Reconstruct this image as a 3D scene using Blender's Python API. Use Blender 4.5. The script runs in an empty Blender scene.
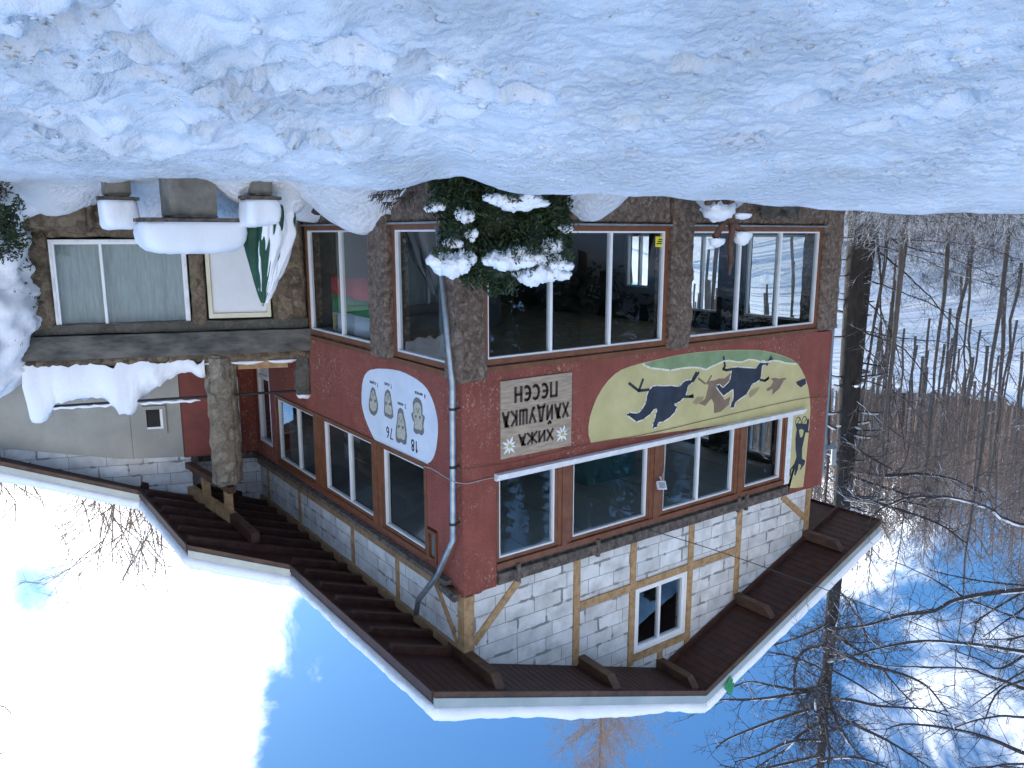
import bpy, bmesh, math, random
from mathutils import Vector, Matrix, noise as N
from mathutils.geometry import tessellate_polygon

SC = bpy.context.scene
COL = SC.collection
rad = math.radians

# ------------------------------------------------------------------ camera
YAW, PITCH, FPX = rad(36.05), rad(10.75), 790.0
EYE = Vector((-10.332, -6.536, 1.6))
FWD = Vector((math.cos(YAW) * math.cos(PITCH), math.sin(YAW) * math.cos(PITCH), math.sin(PITCH)))
RGT = Vector((math.sin(YAW), -math.cos(YAW), 0))
UPV = RGT.cross(FWD)
FH = Vector((math.cos(YAW), math.sin(YAW), 0))
cam_data = bpy.data.cameras.new('camera')
cam = bpy.data.objects.new('camera', cam_data)
COL.objects.link(cam)
cam_data.sensor_width = 36.0
cam_data.sensor_fit = 'HORIZONTAL'
cam_data.lens = FPX / 1024 * 36
cam_data.clip_start = 0.1
cam_data.clip_end = 3000
# the phone was held upside down: the picture is turned by 180 degrees
r_, u_, b_ = -RGT, -UPV, -FWD
cam.matrix_world = Matrix(((r_.x, u_.x, b_.x, EYE.x), (r_.y, u_.y, b_.y, EYE.y), (r_.z, u_.z, b_.z, EYE.z), (0, 0, 0, 1)))
SC.camera = cam

# ------------------------------------------------------------------ sun, sky, exposure
SUN_AZ, SUN_EL = rad(9.0), rad(22.5)          # azimuth measured from +X towards +Y
SC.view_settings.view_transform = 'Standard'
SC.view_settings.look = 'None'
SC.view_settings.exposure = 1.34
SC.view_settings.gamma = 1.0
SC.view_settings.use_curve_mapping = False
SC.render.film_transparent = False
SC.cycles.use_denoising = True
SC.cycles.max_bounces = 8
SC.cycles.transparent_max_bounces = 16

sl = bpy.data.lights.new('sun', 'SUN')
sl.energy = 2.2
sl.angle = rad(0.5)
sl.color = (1.0, 0.95, 0.86)
sun = bpy.data.objects.new('sun', sl)
COL.objects.link(sun)
sd = Vector((math.cos(SUN_AZ) * math.cos(SUN_EL), math.sin(SUN_AZ) * math.cos(SUN_EL), math.sin(SUN_EL)))
sun.rotation_euler = sd.to_track_quat('Z', 'Y').to_euler()
sun.location = (30, 0, 40)


def pix_ray(p):
    """direction through a pixel of the (upside-down) photograph"""
    u, v = 1024 - p[0], 768 - p[1]
    return FWD * FPX + RGT * (u - 512) + UPV * (384 - v)


W = bpy.data.worlds.new('World')
SC.world = W
W.use_nodes = True
nt = W.node_tree
nt.nodes.clear()


class NB:
    """small helper for node trees"""

    def __init__(s, nt):
        s.nt = nt

    def n(s, typ, **kw):
        nd = s.nt.nodes.new(typ)
        for k, v in kw.items():
            if k.startswith('i_'):
                nd.inputs[k[2:].replace('_', ' ')].default_value = v
            else:
                setattr(nd, k, v)
        return nd

    def l(s, a, b):
        s.nt.links.new(a, b)

    def math(s, op, a, b=None, clamp=False):
        nd = s.n('ShaderNodeMath', operation=op, use_clamp=clamp)
        for i, x in enumerate((a, b)):
            if x is None:
                continue
            if isinstance(x, (int, float)):
                nd.inputs[i].default_value = x
            else:
                s.l(x, nd.inputs[i])
        return nd.outputs[0]

    def noise(s, vec, scale, detail=4, rough=0.55, dist=0.0):
        nd = s.n('ShaderNodeTexNoise')
        nd.inputs['Scale'].default_value = scale
        nd.inputs['Detail'].default_value = detail
        nd.inputs['Roughness'].default_value = rough
        nd.inputs['Distortion'].default_value = dist
        if vec is not None:
            s.l(vec, nd.inputs['Vector'])
        return nd.outputs['Fac']

    def ramp(s, fac, stops):
        nd = s.n('ShaderNodeValToRGB')
        cr = nd.color_ramp
        while len(cr.elements) < len(stops):
            cr.elements.new(0.5)
        for e, (p, c) in zip(cr.elements, stops):
            e.position = p
            e.color = c if len(c) == 4 else (*c, 1)
        s.l(fac, nd.inputs[0])
        return nd.outputs[0]

    def mix(s, fac, a, b):
        nd = s.n('ShaderNodeMix', data_type='RGBA')
        if isinstance(fac, (int, float)):
            nd.inputs[0].default_value = fac
        else:
            s.l(fac, nd.inputs[0])
        for i, x in ((6, a), (7, b)):
            if isinstance(x, tuple):
                nd.inputs[i].default_value = x if len(x) == 4 else (*x, 1)
            else:
                s.l(x, nd.inputs[i])
        return nd.outputs[2]


b = NB(nt)
sky = b.n('ShaderNodeTexSky', sky_type='NISHITA', sun_disc=False, sun_elevation=SUN_EL, sun_rotation=math.pi / 2 - SUN_AZ)
sky.altitude = 1200
sky.dust_density = 0.4
tc = b.n('ShaderNodeTexCoord')
gen = tc.outputs['Generated']


def blob(p, deg, soft):
    d = p.normalized() if isinstance(p, Vector) else pix_ray(p).normalized()
    dp = b.n('ShaderNodeVectorMath', operation='DOT_PRODUCT')
    b.l(gen, dp.inputs[0])
    dp.inputs[1].default_value = d
    ang = b.math('ARCCOSINE', dp.outputs['Value'])
    mr = b.n('ShaderNodeMapRange', interpolation_type='SMOOTHSTEP')
    b.l(ang, mr.inputs[0])
    mr.inputs[1].default_value = rad(deg - soft)
    mr.inputs[2].default_value = rad(deg + soft)
    mr.inputs[3].default_value = 1
    mr.inputs[4].default_value = 0
    return mr.outputs[0]


mask = None
for p, deg, soft, wgt in (((40, 690), 13.4, 4, 1), ((140, 640), 8.6, 3, 1), ((150, 560), 9, 3, 1), ((190, 710), 4.8, 3.5, 1), ((-150, 600), 15, 4, 1), ((250, 590), 2.8, 2.5, .8),
                          ((250, 655), 3.2, 3, .7), ((850, 500), 6, 5, .9), ((935, 715), 5, 6, .40), ((880, 690), 4, 5, .36), ((1010, 640), 4, 5, .30), ((1000, 760), 6, 6, .34)):
    m = b.math('MULTIPLY', blob(p, deg, soft), wgt)
    mask = m if mask is None else b.math('MAXIMUM', mask, m)
hole = b.math('MULTIPLY', blob((45, 585), 2.6, 2.2), 0.55)
mask = b.math('SUBTRACT', mask, hole)
nz = b.noise(gen, 9.0, 9, 0.6, 0.4)
nz2 = b.noise(gen, 3.0, 6, 0.6, 0.2)
cl = b.math('ADD', mask, b.math('MULTIPLY', b.math('SUBTRACT', nz, 0.5), 1.8))
mr = b.n('ShaderNodeMapRange', interpolation_type='SMOOTHSTEP')
b.l(cl, mr.inputs[0])
mr.inputs[1].default_value = 0.30
mr.inputs[2].default_value = 0.95
# blue glow added out of view to light the snow, clear of the roof
fill_glow = b.n('ShaderNodeMapRange', interpolation_type='SMOOTHSTEP')
b.l(nz2, fill_glow.inputs[0])
fill_glow.inputs[1].default_value = 0.44
fill_glow.inputs[2].default_value = 0.60
away = b.math('SUBTRACT', 1.0, blob((560, 760), 40, 9))
cmask = mr.outputs[0]
amask = b.math('MULTIPLY', fill_glow.outputs[0], away, True)
# warm glow added low behind the camera to brighten the walls
warm = b.math('MULTIPLY', blob(Vector((-math.cos(SUN_AZ + .35), -math.sin(SUN_AZ + .35), 0.30)), 30, 22), b.math('ADD', 0.55, b.math('MULTIPLY', nz2, 0.8)), True)
bg = b.n('ShaderNodeBackground', i_Strength=0.1)
# the sky a little bluer, as a phone renders it
tint = b.n('ShaderNodeMix', data_type='RGBA', blend_type='MULTIPLY')
tint.inputs[0].default_value = 1.0
b.l(sky.outputs[0], tint.inputs[6])
tint.inputs[7].default_value = (0.29, 0.525, 0.73, 1)
col = b.mix(cmask, b.mix(warm, b.mix(amask, tint.outputs[2], (3.2, 6.9, 13.2)), (10.4, 9.3, 7.8)), (14.5, 15.0, 15.6))
b.l(col, bg.inputs[0])
out = b.n('ShaderNodeOutputWorld')
b.l(bg.outputs[0], out.inputs[0])

# ------------------------------------------------------------------ materials
MATS = {}


def new_mat(name):
    m = bpy.data.materials.new(name)
    m.use_nodes = True
    t = m.node_tree
    t.nodes.clear()
    nb = NB(t)
    o = nb.n('ShaderNodeOutputMaterial')
    p = nb.n('ShaderNodeBsdfPrincipled')
    nb.l(p.outputs[0], o.inputs[0])
    c = nb.n('ShaderNodeTexCoord').outputs['Object']
    MATS[name] = m
    return m, nb, p, c, o


def bump(nb, p, h, strength=0.5, dist=0.02):
    bp = nb.n('ShaderNodeBump')
    bp.inputs['Strength'].default_value = strength
    bp.inputs['Distance'].default_value = dist
    nb.l(h, bp.inputs['Height'])
    nb.l(bp.outputs[0], p.inputs['Normal'])


def simple(name, c1, c2, scale=4.0, rough=0.7, stretch=None, bstr=0.3, bdist=0.01, bscale=None, metal=0.0, lo=.35, hi=.65, spec=None):
    m, nb, p, c, o = new_mat(name)
    if stretch:
        mp = nb.n('ShaderNodeMapping')
        mp.inputs['Scale'].default_value = stretch
        nb.l(c, mp.inputs[0])
        c = mp.outputs[0]
    f = nb.noise(c, scale, 6, 0.6)
    nb.l(nb.ramp(f, [(lo, c1), (hi, c2)]), p.inputs['Base Color'])
    p.inputs['Roughness'].default_value = rough
    p.inputs['Metallic'].default_value = metal
    if spec is not None:
        p.inputs['Specular IOR Level'].default_value = spec
    if bstr:
        bump(nb, p, nb.noise(c, bscale or scale * 2.5, 6, 0.65), bstr, bdist)
    return m


# snow
m, nb, p, c, o = new_mat('snow')
f = nb.noise(c, 0.9, 6, 0.6, 0.3)
f2 = nb.noise(c, 5.0, 5, 0.6)
dirt = nb.math('MULTIPLY', nb.ramp(f, [(0.50, (0, 0, 0)), (0.66, (1, 1, 1))]), nb.ramp(f2, [(0.35, (0, 0, 0)), (0.6, (1, 1, 1))]))
nb.l(nb.mix(dirt, (0.86, 0.87, 0.89), (0.80, 0.785, 0.755)), p.inputs['Base Color'])
p.inputs['Roughness'].default_value = 0.75
p.inputs['Specular IOR Level'].default_value = 0.25
crust = nb.ramp(nb.noise(c, 0.75, 4, 0.6), [(0.40, (0.25, 0.25, 0.25)), (0.60, (1, 1, 1))])
vo = nb.n('ShaderNodeTexVoronoi', feature='F1')
vo.inputs['Scale'].default_value = 11.0
nb.l(c, vo.inputs['Vector'])
h = nb.math('ADD', nb.math('MULTIPLY', nb.noise(c, 10.0, 9, 0.7), 1.2), nb.math('MULTIPLY', nb.math('SUBTRACT', 0.6, vo.outputs['Distance']), 0.7))
h = nb.math('ADD', nb.math('MULTIPLY', h, crust), nb.math('MULTIPLY', nb.noise(c, 45.0, 4, 0.6), 0.22))
bump(nb, p, h, 0.9, 0.075)
m, nb, p, c, o = new_mat('clean_snow')
p.inputs['Base Color'].default_value = (0.87, 0.88, 0.90, 1)
p.inputs['Roughness'].default_value = 0.7
p.inputs['Specular IOR Level'].default_value = 0.25
bump(nb, p, nb.noise(c, 16.0, 6, 0.6), 0.35, 0.03)

# red render, pitted and flecked
m, nb, p, c, o = new_mat('red_render')
f = nb.noise(c, 1.3, 6, 0.65)
base = nb.ramp(f, [(0.3, (0.32, 0.080, 0.053)), (0.7, (0.44, 0.123, 0.086))])
fl = nb.noise(c, 15.0, 7, 0.75, 1.0)
zone = nb.noise(c, 0.8, 3, 0.5)
fleck = nb.math('MULTIPLY', nb.ramp(fl, [(0.565, (0, 0, 0)), (0.60, (1, 1, 1))]), nb.ramp(zone, [(0.43, (0, 0, 0)), (0.60, (1, 1, 1))]))
st0 = nb.n('ShaderNodeMapping')
st0.inputs['Scale'].default_value = (3.5, 3.5, 0.35)
nb.l(c, st0.inputs[0])
streak = nb.ramp(nb.noise(st0.outputs[0], 1.0, 6, 0.65), [(0.45, (0, 0, 0)), (0.72, (1, 1, 1))])
base = nb.mix(nb.math('MULTIPLY', streak, 0.45), base, (0.17, 0.055, 0.045))
nb.l(nb.mix(fleck, base, (0.62, 0.42, 0.32)), p.inputs['Base Color'])
p.inputs['Roughness'].default_value = 0.85
st = nb.n('ShaderNodeMapping')
st.inputs['Scale'].default_value = (3.5, 3.5, 0.35)
nb.l(c, st.inputs[0])
bump(nb, p, nb.math('ADD', nb.noise(c, 16.0, 8, 0.7), nb.noise(c, 45.0, 3, 0.6)), 1.0, 0.06)

# rubble stone
def stone(name, cols, scale=7.0, moss=False):
    m, nb, p, c, o = new_mat(name)
    dn = nb.n('ShaderNodeTexNoise')
    dn.inputs['Scale'].default_value = 5.0
    nb.l(c, dn.inputs['Vector'])
    mx = nb.n('ShaderNodeMix', data_type='VECTOR')
    mx.inputs[0].default_value = 0.12
    nb.l(c, mx.inputs[4])
    nb.l(dn.outputs['Color'], mx.inputs[5])
    v = nb.n('ShaderNodeTexVoronoi', feature='F1')
    v.inputs['Scale'].default_value = scale
    nb.l(mx.outputs[1], v.inputs['Vector'])
    f = nb.noise(c, 11.0, 8, 0.7, 0.5)
    sep = nb.n('ShaderNodeSeparateColor')
    nb.l(v.outputs['Color'], sep.inputs[0])
    fac = nb.math('ADD', nb.math('MULTIPLY', sep.outputs[0], 0.28), nb.math('MULTIPLY', f, 0.78))
    col = nb.ramp(fac, [(0.2, cols[0]), (0.5, cols[1]), (0.72, cols[2]), (0.86, cols[3])])
    crack = nb.ramp(v.outputs['Distance'], [(0.42, (1, 1, 1)), (0.75, (0.3, 0.28, 0.26))])
    mul = nb.n('ShaderNodeMix', data_type='RGBA', blend_type='MULTIPLY')
    mul.inputs[0].default_value = 0.15
    nb.l(col, mul.inputs[6])
    nb.l(crack, mul.inputs[7])
    col = mul.outputs[2]
    if moss:
        mo = nb.ramp(nb.noise(c, 1.6, 5, 0.6), [(0.55, (0, 0, 0)), (0.68, (1, 1, 1))])
        col = nb.mix(nb.math('MULTIPLY', mo, 0.7), col, (0.055, 0.05, 0.015))
    nb.l(col, p.inputs['Base Color'])
    p.inputs['Roughness'].default_value = 0.9
    hh = nb.math('SUBTRACT', nb.math('MULTIPLY', nb.noise(c, 8.0, 9, 0.72, 0.6), 2.2), nb.math('MULTIPLY', v.outputs['Distance'], 0.5))
    bump(nb, p, hh, 1.0, 0.07)
    return m


stone('rubble', [(0.07, 0.046, 0.032), (0.215, 0.150, 0.108), (0.36, 0.27, 0.205), (0.60, 0.49, 0.41)], 17.0)
stone('annex_rubble', [(0.065, 0.046, 0.028), (0.225, 0.163, 0.105), (0.36, 0.275, 0.185), (0.48, 0.39, 0.29)], 7.0, True)
stone('column_rubble', [(0.11, 0.09, 0.065), (0.29, 0.24, 0.175), (0.44, 0.38, 0.29), (0.6, 0.54, 0.46)], 6.0)
stone('concrete_rubble', [(0.09, 0.085, 0.07), (0.15, 0.14, 0.115), (0.2, 0.185, 0.155), (0.26, 0.24, 0.2)], 3.0)

simple('new_timber', (0.27, 0.15, 0.062), (0.46, 0.30, 0.15), 7.0, 0.7, None, 0.25)
simple('old_timber', (0.045, 0.036, 0.03), (0.16, 0.13, 0.105), 9.0, 0.85, None, 0.6, 0.02)
simple('plate_timber', (0.20, 0.125, 0.06), (0.33, 0.21, 0.11), 4.0, 0.75, None, 0.3)
simple('varnished_wood', (0.135, 0.048, 0.02), (0.20, 0.078, 0.034), 5.0, 0.5, None, 0.2)
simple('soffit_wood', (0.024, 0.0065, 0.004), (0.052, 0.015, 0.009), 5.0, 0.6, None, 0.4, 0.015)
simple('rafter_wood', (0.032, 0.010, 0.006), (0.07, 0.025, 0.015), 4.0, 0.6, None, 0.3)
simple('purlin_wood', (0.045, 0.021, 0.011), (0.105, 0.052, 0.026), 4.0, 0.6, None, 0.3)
simple('white_frame', (0.72, 0.73, 0.74), (0.8, 0.8, 0.8), 2.0, 0.4, None, 0)
simple('white_paint', (0.62, 0.63, 0.64), (0.80, 0.80, 0.80), 6.0, 0.5, None, 0.15)
simple('door_white', (0.66, 0.68, 0.70), (0.74, 0.75, 0.76), 2.0, 0.45, None, 0)
simple('cream_paint', (0.62, 0.56, 0.38), (0.72, 0.68, 0.52), 2.0, 0.6, None, 0.1)
simple('galvanised', (0.27, 0.295, 0.315), (0.42, 0.445, 0.46), 6.0, 0.38, None, 0.05, metal=0.75)
simple('flashing', (0.33, 0.37, 0.355), (0.42, 0.45, 0.43), 2.0, 0.4, None, 0.05, metal=0.2)
simple('sheet_metal', (0.24, 0.245, 0.225), (0.34, 0.34, 0.315), 0.9, 0.55, None, 0.05, metal=0.15)
simple('dark_metal', (0.02, 0.02, 0.022), (0.04, 0.04, 0.042), 4.0, 0.5, None, 0, metal=0.6)
simple('blue_metal', (0.15, 0.2, 0.25), (0.22, 0.28, 0.33), 4.0, 0.45, None, 0, metal=0.4)
simple('concrete', (0.13, 0.125, 0.105), (0.24, 0.225, 0.19), 3.5, 0.9, None, 0.4)
simple('slab_concrete', (0.045, 0.045, 0.042), (0.15, 0.14, 0.12), 1.8, 0.9, (1, 1, 3), 0.5, 0.02)
simple('red_door', (0.16, 0.030, 0.022), (0.24, 0.048, 0.036), 2.0, 0.6, None, 0.2)
simple('ochre_paint', (0.46, 0.40, 0.185), (0.57, 0.50, 0.245), 1.4, 0.8, None, 0.35, 0.01, 40)
simple('green_paint', (0.17, 0.25, 0.12), (0.24, 0.33, 0.17), 3.0, 0.8, None, 0.3, 0.01, 40)
simple('dark_paint', (0.016, 0.022, 0.036), (0.030, 0.040, 0.062), 3.0, 0.75, None, 0.2, 0.01, 40)
simple('brown_paint', (0.17, 0.115, 0.075), (0.23, 0.16, 0.11), 3.0, 0.8, None, 0.2, 0.01, 40)
simple('tan_paint', (0.30, 0.245, 0.12), (0.35, 0.28, 0.15), 3.0, 0.8, None, 0.2, 0.01, 40)
simple('line_paint', (0.68, 0.66, 0.56), (0.75, 0.72, 0.62), 3.0, 0.8, None, 0)
simple('plaque_white', (0.60, 0.64, 0.70), (0.70, 0.73, 0.78), 2.0, 0.7, None, 0.2, 0.01, 30)
simple('track_grey', (0.11, 0.11, 0.105), (0.22, 0.21, 0.19), 20.0, 0.8, None, 0)
simple('track_tan', (0.38, 0.34, 0.25), (0.56, 0.52, 0.41), 20.0, 0.8, None, 0)
simple('ink', (0.015, 0.014, 0.014), (0.03, 0.028, 0.026), 5.0, 0.8, None, 0)
simple('sign_board', (0.27, 0.205, 0.145), (0.43, 0.34, 0.25), 3.0, 0.75, (1, 1, 7), 0.3)
simple('carved_dark', (0.03, 0.02, 0.014), (0.055, 0.038, 0.028), 8.0, 0.8, None, 0)
simple('petal_white', (0.72, 0.72, 0.68), (0.8, 0.8, 0.78), 9.0, 0.7, None, 0)
simple('yolk', (0.38, 0.36, 0.16), (0.48, 0.45, 0.2), 9.0, 0.7, None, 0)
simple('green_canvas', (0.006, 0.045, 0.022), (0.014, 0.085, 0.045), 4.0, 0.7, None, 0.3)
simple('leaf_green', (0.012, 0.024, 0.006), (0.036, 0.062, 0.016), 6.0, 0.5, None, 0)
simple('fir_green', (0.012, 0.026, 0.014), (0.035, 0.06, 0.03), 2.0, 0.7, None, 0)
simple('twig_brown', (0.06, 0.042, 0.03), (0.13, 0.095, 0.07), 6.0, 0.9, None, 0)
simple('root_wood', (0.075, 0.036, 0.02), (0.16, 0.08, 0.045), 8.0, 0.7, None, 0.5, 0.02)
simple('interior_wall', (0.10, 0.12, 0.12), (0.14, 0.16, 0.155), 1.0, 0.9, None, 0)
simple('teal_wall', (0.05, 0.15, 0.16), (0.07, 0.19, 0.2), 1.0, 0.8, None, 0)
simple('floor_board', (0.22, 0.17, 0.12), (0.32, 0.26, 0.19), 2.0, 0.6, None, 0)
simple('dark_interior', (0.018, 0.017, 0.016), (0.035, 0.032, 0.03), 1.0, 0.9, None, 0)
simple('ceiling_panel', (0.42, 0.43, 0.42), (0.50, 0.50, 0.49), 0.7, 0.7, None, 0)
simple('curtain_cloth', (0.34, 0.36, 0.33), (0.46, 0.48, 0.44), 4.0, 0.9, (6, 6, 0.7), 0.4, 0.02)
simple('flag_red', (0.42, 0.02, 0.02), (0.5, 0.04, 0.035), 3.0, 0.8, None, 0)
simple('flag_green', (0.02, 0.18, 0.06), (0.03, 0.24, 0.09), 3.0, 0.8, None, 0)
simple('flag_white', (0.66, 0.67, 0.7), (0.74, 0.74, 0.76), 3.0, 0.8, None, 0)
simple('gold_paint', (0.45, 0.3, 0.03), (0.55, 0.38, 0.06), 3.0, 0.7, None, 0)
simple('sticker_yellow', (0.7, 0.6, 0.02), (0.75, 0.65, 0.03), 3.0, 0.6, None, 0)
simple('cable_grey', (0.30, 0.30, 0.31), (0.36, 0.36, 0.37), 3.0, 0.6, None, 0)
simple('cable_dark', (0.02, 0.02, 0.022), (0.03, 0.03, 0.032), 3.0, 0.6, None, 0)
simple('green_plastic', (0.03, 0.22, 0.08), (0.04, 0.28, 0.11), 3.0, 0.5, None, 0)
simple('rock_dark', (0.03, 0.028, 0.022), (0.10, 0.09, 0.07), 6.0, 0.95, None, 0.8, 0.03)


def bark(name, c1, c2, snow=0.45, scale=3.0, nzmin=0.35):
    m, nb, p, c, o = new_mat(name)
    mp = nb.n('ShaderNodeMapping')
    mp.inputs['Scale'].default_value = (1, 1, 0.25)
    nb.l(c, mp.inputs[0])
    f = nb.noise(mp.outputs[0], scale * 3, 6, 0.65)
    base = nb.ramp(f, [(0.3, c1), (0.7, c2)])
    if snow > 0:
        g = nb.n('ShaderNodeNewGeometry')
        sx = nb.n('ShaderNodeSeparateXYZ')
        nb.l(g.outputs['Normal'], sx.inputs[0])
        top = nb.ramp(sx.outputs[2], [(nzmin, (0, 0, 0)), (nzmin + 0.2, (1, 1, 1))])
        pat = nb.ramp(nb.noise(c, 1.1, 4, 0.6), [(0.62 - snow * .45, (0, 0, 0)), (0.70 - snow * .45, (1, 1, 1))])
        base = nb.mix(nb.math('MULTIPLY', top, pat), base, (0.82, 0.83, 0.86))
    nb.l(base, p.inputs['Base Color'])
    p.inputs['Roughness'].default_value = 0.9
    bump(nb, p, f, 0.8, 0.05)
    return m


bark('bark_dark', (0.022, 0.019, 0.017), (0.06, 0.05, 0.043), 0.25)
bark('branch_dark', (0.03, 0.022, 0.022), (0.065, 0.05, 0.046), 0.4)
bark('bark_grey', (0.075, 0.065, 0.058), (0.16, 0.14, 0.125), 0.25)
bark('crown_twigs', (0.15, 0.108, 0.085), (0.27, 0.20, 0.16), 0.12)
bark('far_twigs', (0.25, 0.168, 0.118), (0.40, 0.285, 0.215), 0.05)
bark('snowy_twigs', (0.06, 0.048, 0.042), (0.12, 0.10, 0.085), 0.9, 3.0, 0.0)


def aac(name, ux, uy, off=(0.0, 0.0)):
    m, nb, p, c, o = new_mat(name)
    dp = nb.n('ShaderNodeVectorMath', operation='DOT_PRODUCT')
    nb.l(c, dp.inputs[0])
    dp.inputs[1].default_value = (ux, uy, 0)
    sx = nb.n('ShaderNodeSeparateXYZ')
    nb.l(c, sx.inputs[0])
    cb = nb.n('ShaderNodeCombineXYZ')
    nb.l(nb.math('ADD', dp.outputs['Value'], off[0]), cb.inputs[0])
    nb.l(nb.math('ADD', sx.outputs[2], off[1]), cb.inputs[1])
    dn = nb.n('ShaderNodeTexNoise')
    dn.inputs['Scale'].default_value = 5.0
    dn.inputs['Detail'].default_value = 5
    nb.l(c, dn.inputs['Vector'])
    def shifted(k):
        a = nb.n('ShaderNodeVectorMath', operation='SUBTRACT')
        nb.l(dn.outputs['Color'], a.inputs[0])
        a.inputs[1].default_value = (.5, .5, .5)
        sc_ = nb.n('ShaderNodeVectorMath', operation='SCALE')
        nb.l(a.outputs[0], sc_.inputs[0])
        sc_.inputs['Scale'].default_value = k
        ad = nb.n('ShaderNodeVectorMath', operation='ADD')
        nb.l(cb.outputs[0], ad.inputs[0])
        nb.l(sc_.outputs[0], ad.inputs[1])
        return ad.outputs[0]

    def br(ms, vec, sm=0.1):
        k = nb.n('ShaderNodeTexBrick', offset=0.42, offset_frequency=2, squash=1.25, squash_frequency=3)
        nb.l(vec, k.inputs['Vector'])
        k.inputs['Color1'].default_value = (0.58, 0.58, 0.57, 1)
        k.inputs['Color2'].default_value = (0.72, 0.72, 0.71, 1)
        k.inputs['Mortar'].default_value = (0.2, 0.2, 0.2, 1)
        k.inputs['Scale'].default_value = 1
        k.inputs['Mortar Size'].default_value = ms
        k.inputs['Mortar Smooth'].default_value = sm
        k.inputs['Brick Width'].default_value = 0.64
        k.inputs['Row Height'].default_value = 0.285
        return k
    k1 = br(0.007, shifted(.02))
    k2 = br(0.026, shifted(.06), 0.0)
    patch = nb.ramp(nb.noise(c, 2.1, 3, 0.5), [(0.545, (0, 0, 0)), (0.575, (1, 1, 1))])
    smear = nb.math('MULTIPLY', k2.outputs['Fac'], patch)
    grime = nb.noise(c, 2.6, 7, 0.6)
    body = nb.mix(nb.ramp(grime, [(0.4, (0, 0, 0)), (0.75, (1, 1, 1))]), k1.outputs['Color'], (0.40, 0.40, 0.385))
    line = nb.mix(k1.outputs['Fac'], body, (0.24, 0.24, 0.235))
    fin = nb.mix(smear, line, nb.mix(nb.noise(c, 30.0, 3, 0.5), (0.15, 0.155, 0.155), (0.33, 0.33, 0.32)))
    nb.l(fin, p.inputs['Base Color'])
    p.inputs['Roughness'].default_value = 0.92
    hh = nb.math('ADD', nb.math('MULTIPLY', nb.noise(c, 60.0, 3, 0.6), 0.15), nb.math('SUBTRACT', nb.math('MULTIPLY', smear, 0.35), nb.math('MULTIPLY', k1.outputs['Fac'], 0.9)))
    bump(nb, p, hh, 0.7, 0.012)
    return m


AE = Vector((math.sin(rad(20)), -math.cos(rad(20)), 0))     # along the annex front
AN = Vector((-math.cos(rad(20)), -math.sin(rad(20)), 0))    # out of the annex front
aac('blocks_gable', 0, 1, (0.15, 0.02))
aac('blocks_side', 1, 0, (0.3, 0.05))
aac('blocks_annex', AE.x, AE.y, (0.0, 0.1))

# window glass: see-through with a clear reflection
m, nb, p, c, o = new_mat('glass')
m.node_tree.nodes.remove(p)
tr = nb.n('ShaderNodeBsdfTransparent')
tr.inputs[0].default_value = (0.84, 0.88, 0.89, 1)
gl = nb.n('ShaderNodeBsdfGlossy')
gl.inputs['Roughness'].default_value = 0.0
gl.inputs['Color'].default_value = (0.95, 0.97, 1, 1)
fr = nb.n('ShaderNodeFresnel', i_IOR=1.5)
wv = nb.n('ShaderNodeBump')
wv.inputs['Strength'].default_value = 0.04
wv.inputs['Distance'].default_value = 0.02
nb.l(nb.noise(c, 1.7, 2, 0.5), wv.inputs['Height'])
nb.l(wv.outputs[0], gl.inputs['Normal'])
mixs = nb.n('ShaderNodeMixShader')
gg = nb.n('ShaderNodeNewGeometry')
nb.l(nb.math('MULTIPLY', nb.math('MULTIPLY', fr.outputs[0], 1.25), nb.math('SUBTRACT', 1.0, gg.outputs['Backfacing'])), mixs.inputs[0])
nb.l(tr.outputs[0], mixs.inputs[1])
nb.l(gl.outputs[0], mixs.inputs[2])
nb.l(mixs.outputs[0], o.inputs[0])


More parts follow.
